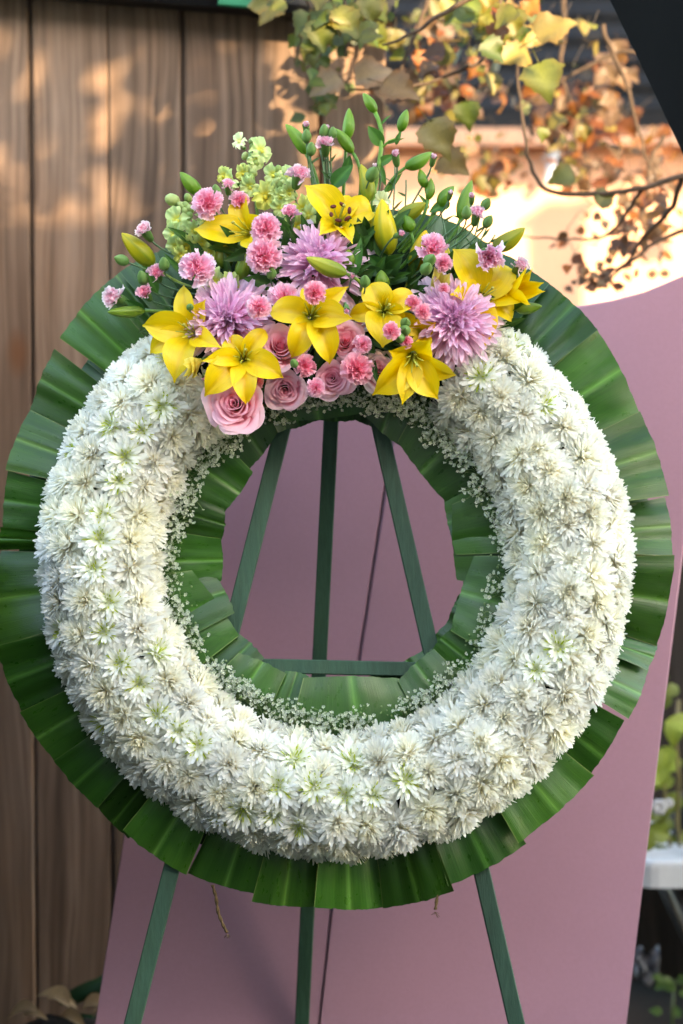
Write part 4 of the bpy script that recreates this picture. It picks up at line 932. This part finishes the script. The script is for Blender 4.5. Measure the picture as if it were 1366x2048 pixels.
def calyx(root, M, rad, L, c=(.09, .20, .05)):
    g = MB()
    def fn(u, v):
        a = 2 * PI * u; r = rad * (.45 + .55 * math.sin(PI * .5 * min(1, .25 + v))) * (1.0 if v < .85 else 1.08); return M @ Vector((r * math.cos(a), r * math.sin(a), -L * (1 - v) + (.10 * L * abs(math.sin(2.5 * a)) if v > .95 else 0)))
    g.grid(fn, 15, 6, lambda u, v: mix(c, (.13, .26, .07), v), closed=True); g.add([M @ Vector((0, 0, -L))], []); return g.obj('calyx', M_GREEN, root)
def carnation(label, px, py, rpx, kind='open', f=None, h=None, dh=0.0, tint=(1, 1, 1), core=.45, name='pink_carnation', grp='pink carnations in the spray'):
    h = (hh(px, py) if h is None else h) + dh
    f = f if f is not None else (rng.gauss(0, .18) + (px - 672) / 900, rng.gauss(.1, .18)); z = face(*f); s = rpx * PX * (1.06 if kind == 'open' else 1.25)
    P = W(px, py, h) - z * (s * .35 if kind == 'open' else s * .5)
    M = frame(P, z, (rng.gauss(0, 1), rng.gauss(0, 1), rng.gauss(0, 1))); root = thing(name, M, label, 'carnation', grp)
    o = link('petals', rng.choice(CARN[kind]), root, Matrix.Scale(s, 4)); o.color = (*tint, 1)
    rc = s * (.42 if kind == 'open' else .46); Lc = s * (1.1 if kind == 'open' else 1.5)
    calyx(root, M @ Matrix.Translation((0, 0, -s * .05 if kind == 'open' else s * .25)), rc, Lc)
    stem_to_core(root, px, py, P - z * (Lc * .9), z, .0014, (.10, .20, .10), core, lead=.03); return root
LP = (1.0, 1.14, 1.08); PALE = (1.0, 1.30, 1.16); DEEP = (1.0, .84, .84)
for a in [
    ('large pink carnation beside the green lily bud at upper left', 413, 402, 29, 'open', None, None, .01),
    ('small half open pink carnation in front of the left snapdragons', 456, 366, 13, 'side', (0, .8)),
    ('pink carnation partly behind the sideways yellow lily', 480, 398, 19, 'open', (.1, .2), None, -.02),
    ('light pink carnation leaning right at the third snapdragon', 600, 343, 21, 'side', (.25, .55), None, 0, LP),
    ('round pink carnation bud left of the dark anthered lily', 580, 421, 17, 'side', (-.05, .5), None, .01),
    ('pink carnation over the tip of the sideways yellow lily', 530, 455, 27, 'open', None, None, .03),
    ('frilly pink carnation just left of the middle lavender chrysanthemum', 525, 511, 32, 'open', None, None, .02),
    ('large pale edged carnation at left over the pale snapdragon', 392, 532, 33, 'open', (-.15, .1), None, .02, (1, 1.15, 1.12)),
    ('small pink carnation below the fat yellow green bud', 312, 542, 17, 'side', (-.1, .35)),
    ('small pink carnation on the far left, above the slim low bud', 287, 582, 16, 'side', (-.3, .3)),
    ('pale pink carnation above the fat yellow green bud', 285, 456, 17, 'side', (-.5, .6), None, 0, PALE),
    ('pale pink carnation farthest left of all', 222, 592, 23, 'side', (-.75, .25), None, 0, PALE),
    ('pink carnation on the right rim of the left lavender chrysanthemum', 519, 613, 21, 'open', (.15, .0), None, .05),
    ('pink carnation between the left and middle lavender chrysanthemums', 568, 593, 29, 'open', (0, .1), None, .0, (1, 1.1, 1.1)),
    ('deep pink carnation on the middle lavender chrysanthemum', 629, 584, 20, 'open', (0, 0), None, .055, DEEP),
    ('highest pink carnation with its green calyx, beside green buds', 651, 281, 17, 'side', (.0, .75), None, 0, LP),
    ('tiny pink tip bud at the top right of the bud cluster', 655, 254, 9, 'bud', (.05, .9), None, 0, LP),
    ('tiny pink tip bud at the top left of the bud cluster', 611, 248, 12, 'bud', (-.15, .9), None, 0, LP),
    ('pale pink half open bud at the tall stem', 790, 306, 14, 'bud', (-.2, .9), None, 0, LP),
    ('pale pink half open bud at the tip of the green lily bud', 868, 312, 11, 'bud', (.25, .9), None, 0, LP),
    ('small pale pink bud behind the tall stem', 750, 330, 9, 'bud', (-.5, .6), None, -.01, PALE),
    ('pink bud beside the largest yellow lily bud', 803, 467, 11, 'bud', (.6, .1), None, .02),
    ('large pink carnation behind the plump yellow bud', 868, 493, 29, 'open', (.2, .2), None, -.01, (1, 1.05, 1.05)),
    ('pink carnation next to the pale half open lily bud', 888, 525, 17, 'open', (.3, -.1), None, .01),
    ('large light pink carnation on the right below the olive bud', 982, 515, 29, 'side', (.15, -.35), None, .01, (1, 1.15, 1.15)),
    ('pale carnation beside the half open lily at the right end', 1043, 528, 17, 'side', (.35, .35), None, 0, PALE),
    ('light pink carnation with a long green calyx at right', 955, 421, 16, 'side', (.2, .85), None, 0, LP),
    ('small pink bud behind the long slim green bud', 944, 390, 10, 'bud', (0, .9), None, 0, LP),
    ('small pale bud left of the long slim green bud', 902, 384, 9, 'bud', (.25, .8), None, -.01, PALE),
    ('tiny pink bud below the middle lavender chrysanthemum\'s green bud', 705, 552, 9, 'bud', (.1, .1), None, .03),
    ('deep pink carnation at the left rim of the right lavender chrysanthemum', 845, 622, 15, 'open', (0, .1), None, .045, DEEP),
    ('deep pink carnation behind the ruffled lily', 825, 606, 15, 'open', (-.2, 0), None, .01, DEEP),
    ('pink tip peeping above the right lavender chrysanthemum', 888, 577, 11, 'open', (0, 0), None, .01),
    ('deep pink carnation at the edge of the ruffled lily', 783, 661, 16, 'open', (.1, 0), None, .045, DEEP),
    ('small deep pink carnation below the round green buds', 813, 682, 12, 'open', (0, .1), None, .03, DEEP),
    ('deep pink carnation between the lower roses', 610, 732, 20, 'open', (0, -.1), None, .02, DEEP),
    ('deep pink carnation dangling lowest in the middle', 632, 776, 17, 'open', (0, -.3), None, .02),
    ('large deep pink carnation right of the lower middle rose', 715, 738, 28, 'open', (.05, -.1), None, .02, DEEP),
    ('pink carnation against the right rose', 727, 688, 17, 'open', (.25, -.1), None, .02),
    ('small pink bud hanging at the lower left lily', 410, 757, 11, 'bud', (0, -.5), None, .045),
    ('sliver of pink carnation between the two left roses', 515, 763, 12, 'open', (0, 0), None, .01, DEEP),
    ('small pink bud on the central lily\'s right petal', 694, 622, 10, 'bud', (.1, -.8), None, .055),
]: carnation(*a)
# closed green carnation buds
def green_bud(label, px, py, rpx, f, h=None, lng=1.6, c=(.10, .23, .06)):
    h = hh(px, py) if h is None else h; z = face(*f); P = W(px, py, h); M = frame(P, z)
    root = thing('green_bud', M, label, 'bud', 'closed green buds in the spray'); g = MB(); r = rpx * PX
    def fn(u, v):
        a = 2 * PI * u; t = .02 + .97 * v; q = r * math.sin(PI * t ** .8) ** .7 * (1 + .05 * math.cos(5 * a)); return M @ Vector((q * math.cos(a), q * math.sin(a), (t - .5) * 2 * r * lng))
    g.grid(fn, 15, 8, lambda u, v: mix(c, (.16, .30, .08), v), closed=True); g.obj('bud', M_GREEN, root)
    stem_to_core(root, px, py, P - z * r * lng, z, .0012, (.09, .18, .08), .35, lead=.03)
for i, (x, y, r, f, lab) in enumerate([(613, 272, 10, (0, 1.2), 'closed green bud directly under the top left pink tip'), (622, 298, 10, (.1, 1.2), 'closed green bud lower in the top cluster'), (648, 262, 10, (.1, 1.2), 'closed green bud between the two top pink tips'), (665, 266, 9, (.2, 1.2), 'closed green bud right of the top pink tips'),
        (243, 520, 11, (-1.2, .3), 'closed green bud left of the fat yellow green bud'), (285, 555, 11, (-.3, .9), 'closed green bud above the far left small carnations'), (328, 528, 11, (.0, .9), 'closed green bud right of the small carnation at left'), (432, 382, 10, (-.1, 1.0), 'closed dark green bud beside the large upper left carnation'),
        (543, 546, 10, (.1, .6), 'round closed green bud under the frilly carnation'), (976, 443, 10, (.6, .9), 'closed green bud on a thin stalk farthest right'), (972, 408, 10, (.5, .8), 'closed green bud right of the light pink calyx'), (933, 425, 10, (0, 1.1), 'closed green bud beneath the small pink bud at right'),
        (853, 537, 12, (.3, .3), 'closed green bud below the plump yellow bud'), (860, 520, 12, (.4, .3), 'closed green bud beside the plump yellow bud'), (811, 645, 10, (.1, .2), 'topmost round green bud beside the ruffled lily'), (810, 660, 11, (.0, .0), 'middle round green bud beside the ruffled lily'), (800, 676, 10, (-.2, 0), 'lowest round green bud beside the ruffled lily'),
        (730, 562, 10, (0, .6), 'small green bud in the dark middle of the spray'), (380, 614, 7, (.2, .2), 'tiny green bud on the upright petal of the left lily'), (745, 348, 13, (.4, .6), 'plump green bud behind the tall stem'), (588, 726, 8, (-.2, .5), 'tiny green bud between the lower pink roses')]):
    green_bud(lab, x, y, r, f, None if i < 11 else hh(x, y) + (.03 if i not in (19,) else 0))

# ---- lavender chrysanthemums
def lav_petal(seed):
    rn = random.Random(seed); g = MB(); n = 7; vs = []; fs_ = []; cs = []; wb = rn.uniform(.072, .088)
    for j in range(n + 1):
        t = j / n; w = wb * (.5 + .5 * sm(0, .6, t)) * (1 - sm(.86, 1.02, t) ** 2 * .6); up = .16 * t * t + .10 * math.sin(PI * t) * rn.uniform(.8, 1.1)
        for s in (-1, -.5, 0, .5, 1): vs.append((t, s * w, up + (s * s) * w * .85)); cs.append(mix((.76, .40, .60), mix((.90, .58, .74), (.97, .78, .87), t), .3 + .7 * t))
    for j in range(n):
        for i in range(4): a = j * 5 + i; fs_.append((a, a + 1, a + 6, a + 5))
    g.add(vs, fs_, cs); return g.mesh('petal', M_PETAL)
LAVP = [lav_petal(s) for s in range(4)]
def lavender(label, px, py, rpx, f, h, seed):
    rn = random.Random(seed); z = face(*f); Rr = rpx * PX; P = W(px, py, h) - z * Rr * .35; M = frame(P, z)
    root = thing('lavender_chrysanthemum', M, label, 'chrysanthemum', 'large lavender chrysanthemums in the spray')
    n = 285
    for k in range(n):
        q = (k + .5) / n; al = R(4 + 104 * q ** .62) + rn.gauss(0, .06); az = k * 2.39996 + rn.gauss(0, .12)
        L = Rr * (.42 + .62 * q ** .6) * rn.uniform(.86, 1.12) * (1.18 if q > .85 and rn.random() < .3 else 1)
        base = Vector((.22 * Rr * math.sqrt(q) * math.cos(az), .22 * Rr * math.sqrt(q) * math.sin(az), .30 * Rr * (1 - q)))
        # petal's x axis along the direction, its hollow side (z) towards the flower's axis
        d = Vector((math.sin(al) * math.cos(az), math.sin(al) * math.sin(az), math.cos(al))); lat = Vector((-math.sin(az), math.cos(az), 0)); nn = d.cross(lat)
        if nn.z < 0 and al < PI / 2: nn = -nn; lat = -lat
        lat = nn.cross(d); ro = rn.gauss(0, .25); l2 = lat * math.cos(ro) + nn * math.sin(ro); n2 = d.cross(l2)
        wsc = L * (1.0 if q > .3 else 1.25) * rn.uniform(.9, 1.15); curl = lerp(2.2, .8, q)
        m = Matrix.Identity(4)
        for i in range(3): m[i][0], m[i][1], m[i][2], m[i][3] = d[i] * L, l2[i] * wsc * .9, n2[i] * L * curl, base[i]
        o = link('petal', rn.choice(LAVP), root, m); kk = rn.uniform(.9, 1.08); dk = lerp(.95, 1.0, sm(0, .35, q)); o.color = (kk * dk, kk * dk * lerp(.85, 1, q), kk * dk, 1)
    g = MB(); g.ball(P + z * .15 * Rr, Rr * .30, (.62, .30, .48), 12, 8); g.obj('flower_core', M_PETAL, root)
    stem_to_core(root, px, py, P - z * .01, z, .004)
lavender('left lavender chrysanthemum above the lower left lilies', 458, 640, 80, (-.12, .12), .125, 1)
lavender('middle lavender chrysanthemum with a green lily bud lying across it', 640, 528, 82, (.02, .25), .115, 2)
lavender('right lavender chrysanthemum spilling onto the white ring', 908, 640, 80, (.12, .02), .125, 3)

# ---- roses
def rose(label, px, py, rpx, f, h, n=24, tint=(1, 1, 1), seed=0, opn=1.0):
    rn = random.Random(seed + 99); z = face(*f); s = rpx * PX * 1.06; P = W(px, py, h + .022) - z * s * .95; M = frame(P, z, (rn.gauss(0, 1), rn.gauss(0, 1), rn.gauss(0, 1)))
    root = thing('pink_rose', M, label, 'rose', 'pink roses in the spray')
    for k in range(n):
        q = k / (n - 1); r = (.05 + .60 * q ** .95) * rn.uniform(.96, 1.04); H = 1.12 - .34 * q ** 1.5; span = lerp(1.9, 1.02, q ** .5); fl = .46 * opn * q ** 2.0; az = k * 2.2 + rn.gauss(0, .15)
        if k == 0: span = 2.9
        ph = rn.uniform(0, 6); pt = .10 * q * rn.uniform(.6, 1.3); wav = rn.uniform(.02, .06) * (.3 + q); ox, oy = rn.gauss(0, .035) * q, rn.gauss(0, .035) * q; tl = rn.gauss(0, .10) * q; H *= rn.uniform(.94, 1.06)
        def fn(u, v):
            sgn = u * 2 - 1; a = az + sgn * span; top = 1 - .20 * abs(sgn) ** 2.5 - pt * abs(sgn)
            t = v * top
            rad = r * (1 + tl * v) * (.35 + .65 * math.sin(min(1, t * 1.5) * PI / 2)) * (1 + .10 * sgn * (1 - q)) + fl * max(0, t - .42) ** 1.6 * 1.5
            lip = sm(.86, 1.0, v) * (.030 + .075 * q); rad += lip * (1 - .3 * abs(sgn))
            zz = H * t - fl * max(0, t - .55) ** 1.7 * .9 - sm(.84, 1, v) * .085 * q + wav * math.sin(4 * sgn + ph) * v
            rad += wav * math.cos(5 * sgn + ph) * v * v
            return M @ (Vector((rad * math.cos(a) + ox * v, rad * math.sin(a) + oy * v, zz)) * s)
        c_in = mix((.91, .20, .33), (.95, .43, .55), q ** .8); c_rim = mix((.95, .44, .56), (.97, .66, .73), q ** .9)
        g = MB(); g.grid(fn, 16 if q > .2 else 22, 10, lambda u, v: mix(mix((.90, .66, .58), c_in, sm(0, .4, v)), c_rim, sm(.6, 1, v)), closed=False); o = g.obj('petal', M_ROSE, root); o.color = (*tint, 1)
    g = MB(); g.ball(M @ Vector((0, 0, .08 * s)), s * .28, (.09, .20, .05), 10, 6); g.obj('hip', M_GREEN, root)
    stem_to_core(root, px, py, P, z, .0032)
rose('largest pink rose at the lower left corner of the spray', 468, 806, 60, (-.05, -.05), .150, 26, (1, 1, 1), 1)
rose('pink rose left of the central yellow lily', 562, 684, 52, (.05, .22), .135, 26, (1, 1, 1), 2, .9)
rose('pink rose with tight spiral right of the central yellow lily', 690, 680, 42, (.0, .08), .135, 24, (1, .92, .95), 3, .7)
rose('faded pink rose low in the spray, right of the largest rose', 570, 782, 46, (.02, -.25), .115, 22, (.95, 1.05, 1.05), 4)
rose('pink rose at the bottom middle beside a deep pink carnation', 664, 756, 46, (-.02, -.12), .125, 24, (.97, .98, 1), 5)
rose('pale pink rose mostly hidden under the downward yellow lily', 760, 738, 44, (.1, .0), .090, 20, (1.0, 1.3, 1.2), 6)
rose('pale pink rose tucked above the tight spiral rose', 720, 632, 34, (.1, .3), .085, 18, (.98, 1.45, 1.35), 7)

# ---- snapdragons
def floret_mesh(seed, cols):
    rn = random.Random(seed); g = MB()
    for k, (az, w, L, al) in enumerate([(70, .52, .95, 48), (115, .52, .95, 48), (200, .50, .8, 78), (270, .62, .85, 88), (340, .50, .8, 78)]):
        az = R(az + rn.gauss(0, 8)); al = R(al + rn.gauss(0, 8)); d = Vector((math.sin(al) * math.cos(az), math.sin(al) * math.sin(az), math.cos(al))); lat = Vector((-math.sin(az), math.cos(az), 0)); nn = d.cross(lat); ph = rn.uniform(0, 6)
        c = cols[0] if k < 2 else cols[1]
        def fn(u, v):
            s = u * 2 - 1; ln = L * v * (1 - .22 * s * s); return d * (.10 + ln) + lat * (s * w * math.sin(PI * .5 * min(1, .15 + v)) * (1 - .25 * v ** 4)) + nn * (.24 * v * v * math.sin(5.5 * s + ph) - .22 * v ** 3) + Vector((0, 0, .05))
        g.grid(fn, 8, 6, lambda u, v, c=c: mix(mix(cols[2], c, sm(.05, .5, v)), tuple(min(1, x * 1.12) for x in c), sm(.8, 1, v)))
    g.ball((0, -.14, .16), .18, cols[2], 8, 6); g.tube([(0, 0, -.9), (0, 0, -.4), (0, 0, .1)], [.16, .22, .30], 9, mix(cols[0], (.3, .42, .12), .4)); g.ball((0, 0, -.95), .24, (.12, .25, .05), 8, 5)
    return g.mesh('floret', M_PETAL)
PG = ((.54, .70, .30), (.64, .76, .34), (.70, .68, .10)); YG = ((.58, .68, .22), (.68, .70, .16), (.74, .62, .06)); CR = ((.72, .80, .48), (.76, .82, .50), (.74, .72, .26))
SNAP = {'p': [floret_mesh(s, PG) for s in (1, 2)], 'y': [floret_mesh(s, YG) for s in (3, 4)], 'c': [floret_mesh(s, CR) for s in (5, 6)]}
def snapdragon(label, stem, florets, buds, h):
    root = thing('snapdragon', W(*stem[0], h), label, 'snapdragon', 'pale snapdragon spikes in the spray')
    g = MB(); g.tube([W(x, y, h - .004) for x, y in stem], .0028, 7, (.16, .30, .06)); g.obj('stem', M_STEM, root)
    for x, y, r, k, fa, fb in florets:
        M = frame(W(x, y, h + .012), face(fa, fb), U + V * rng.gauss(0, .3)) @ Matrix.Scale(r * PX * 1.15, 4); link('floret', rng.choice(SNAP[k]), root, MW[root].inverted() @ M)
    for x, y, r in buds:
        g = MB(); P = W(x, y, h + .012); q = (N * .6 + U * rng.gauss(0, .4) + V * rng.uniform(.0, .9)); g.ball(P, r * PX, mix((.26, .40, .10), (.42, .52, .20), rng.random()), 9, 6, q, 1.35); g.obj('bud', M_GREEN, root)
snapdragon('tall pale snapdragon spike with a cream tip behind the sideways lily', [(520, 470), (512, 400), (504, 340), (500, 300)],
           [(480, 284, 16, 'c', -.6, .7), (520, 302, 24, 'p', .5, .4), (512, 322, 18, 'p', .6, 0), (462, 362, 20, 'p', -.7, .1), (487, 346, 16, 'y', -.3, -.2), (448, 352, 16, 'y', -.6, .2), (500, 372, 20, 'p', 0, -.3), (530, 392, 26, 'y', .3, 0), (552, 386, 16, 'p', .6, .1)],
           [(505, 295, 7), (490, 312, 7), (500, 322, 7), (512, 326, 7), (497, 338, 8), (506, 345, 8), (488, 332, 6), (502, 356, 8), (493, 352, 7), (508, 312, 6), (504, 282, 7)], .045)
snapdragon('pale green snapdragon spike at left beside the large upper left carnation', [(392, 560), (384, 500), (376, 450), (368, 405)],
           [(356, 440, 24, 'p', -.5, 0), (350, 470, 24, 'p', -.5, -.2), (388, 462, 20, 'p', .4, 0), (372, 492, 24, 'y', 0, -.4), (352, 492, 20, 'p', -.5, -.5), (408, 440, 20, 'p', .6, .1), (400, 486, 22, 'y', .4, -.3), (362, 510, 18, 'y', -.2, -.4), (418, 505, 18, 'y', .4, 0)],
           [(345, 400, 13), (376, 396, 8), (362, 410, 7), (372, 412, 8), (380, 418, 8), (370, 424, 8), (378, 432, 8), (366, 414, 6), (374, 440, 7)], .05)
snapdragon('short green budded snapdragon spike behind the round carnation bud', [(585, 470), (576, 420), (568, 380), (560, 340)],
           [(548, 350, 20, 'p', -.6, .1), (572, 352, 18, 'p', .4, .3), (578, 384, 20, 'p', .5, -.2), (562, 392, 16, 'p', -.3, -.3), (604, 418, 24, 'y', .4, 0), (596, 452, 26, 'y', 0, -.3), (562, 415, 18, 'p', -.4, -.2), (616, 432, 22, 'p', .5, .2), (586, 478, 20, 'y', -.2, -.3)],
           [(556, 340, 8), (566, 345, 8), (558, 354, 8), (568, 358, 8), (552, 364, 8), (560, 370, 8), (548, 372, 7), (574, 346, 7)], .05)
snapdragon('yellow green snapdragon florets above the left lavender chrysanthemum', [(448, 600), (446, 580), (450, 560)],
           [(432, 566, 26, 'p', -.3, .2), (458, 570, 22, 'y', .3, .1), (412, 574, 20, 'p', -.5, 0), (470, 580, 16, 'y', .4, -.1), (430, 588, 18, 'y', 0, -.3)], [(448, 556, 7), (440, 552, 6)], .085)
snapdragon('cream snapdragon floret peeping behind the largest yellow bud', [(765, 460), (764, 430), (762, 405)], [(764, 404, 18, 'c', 0, .4), (738, 446, 20, 'y', -.3, 0), (722, 452, 18, 'p', -.4, -.2), (800, 440, 16, 'p', .4, .1)], [(772, 420, 6), (756, 420, 6)], .055)
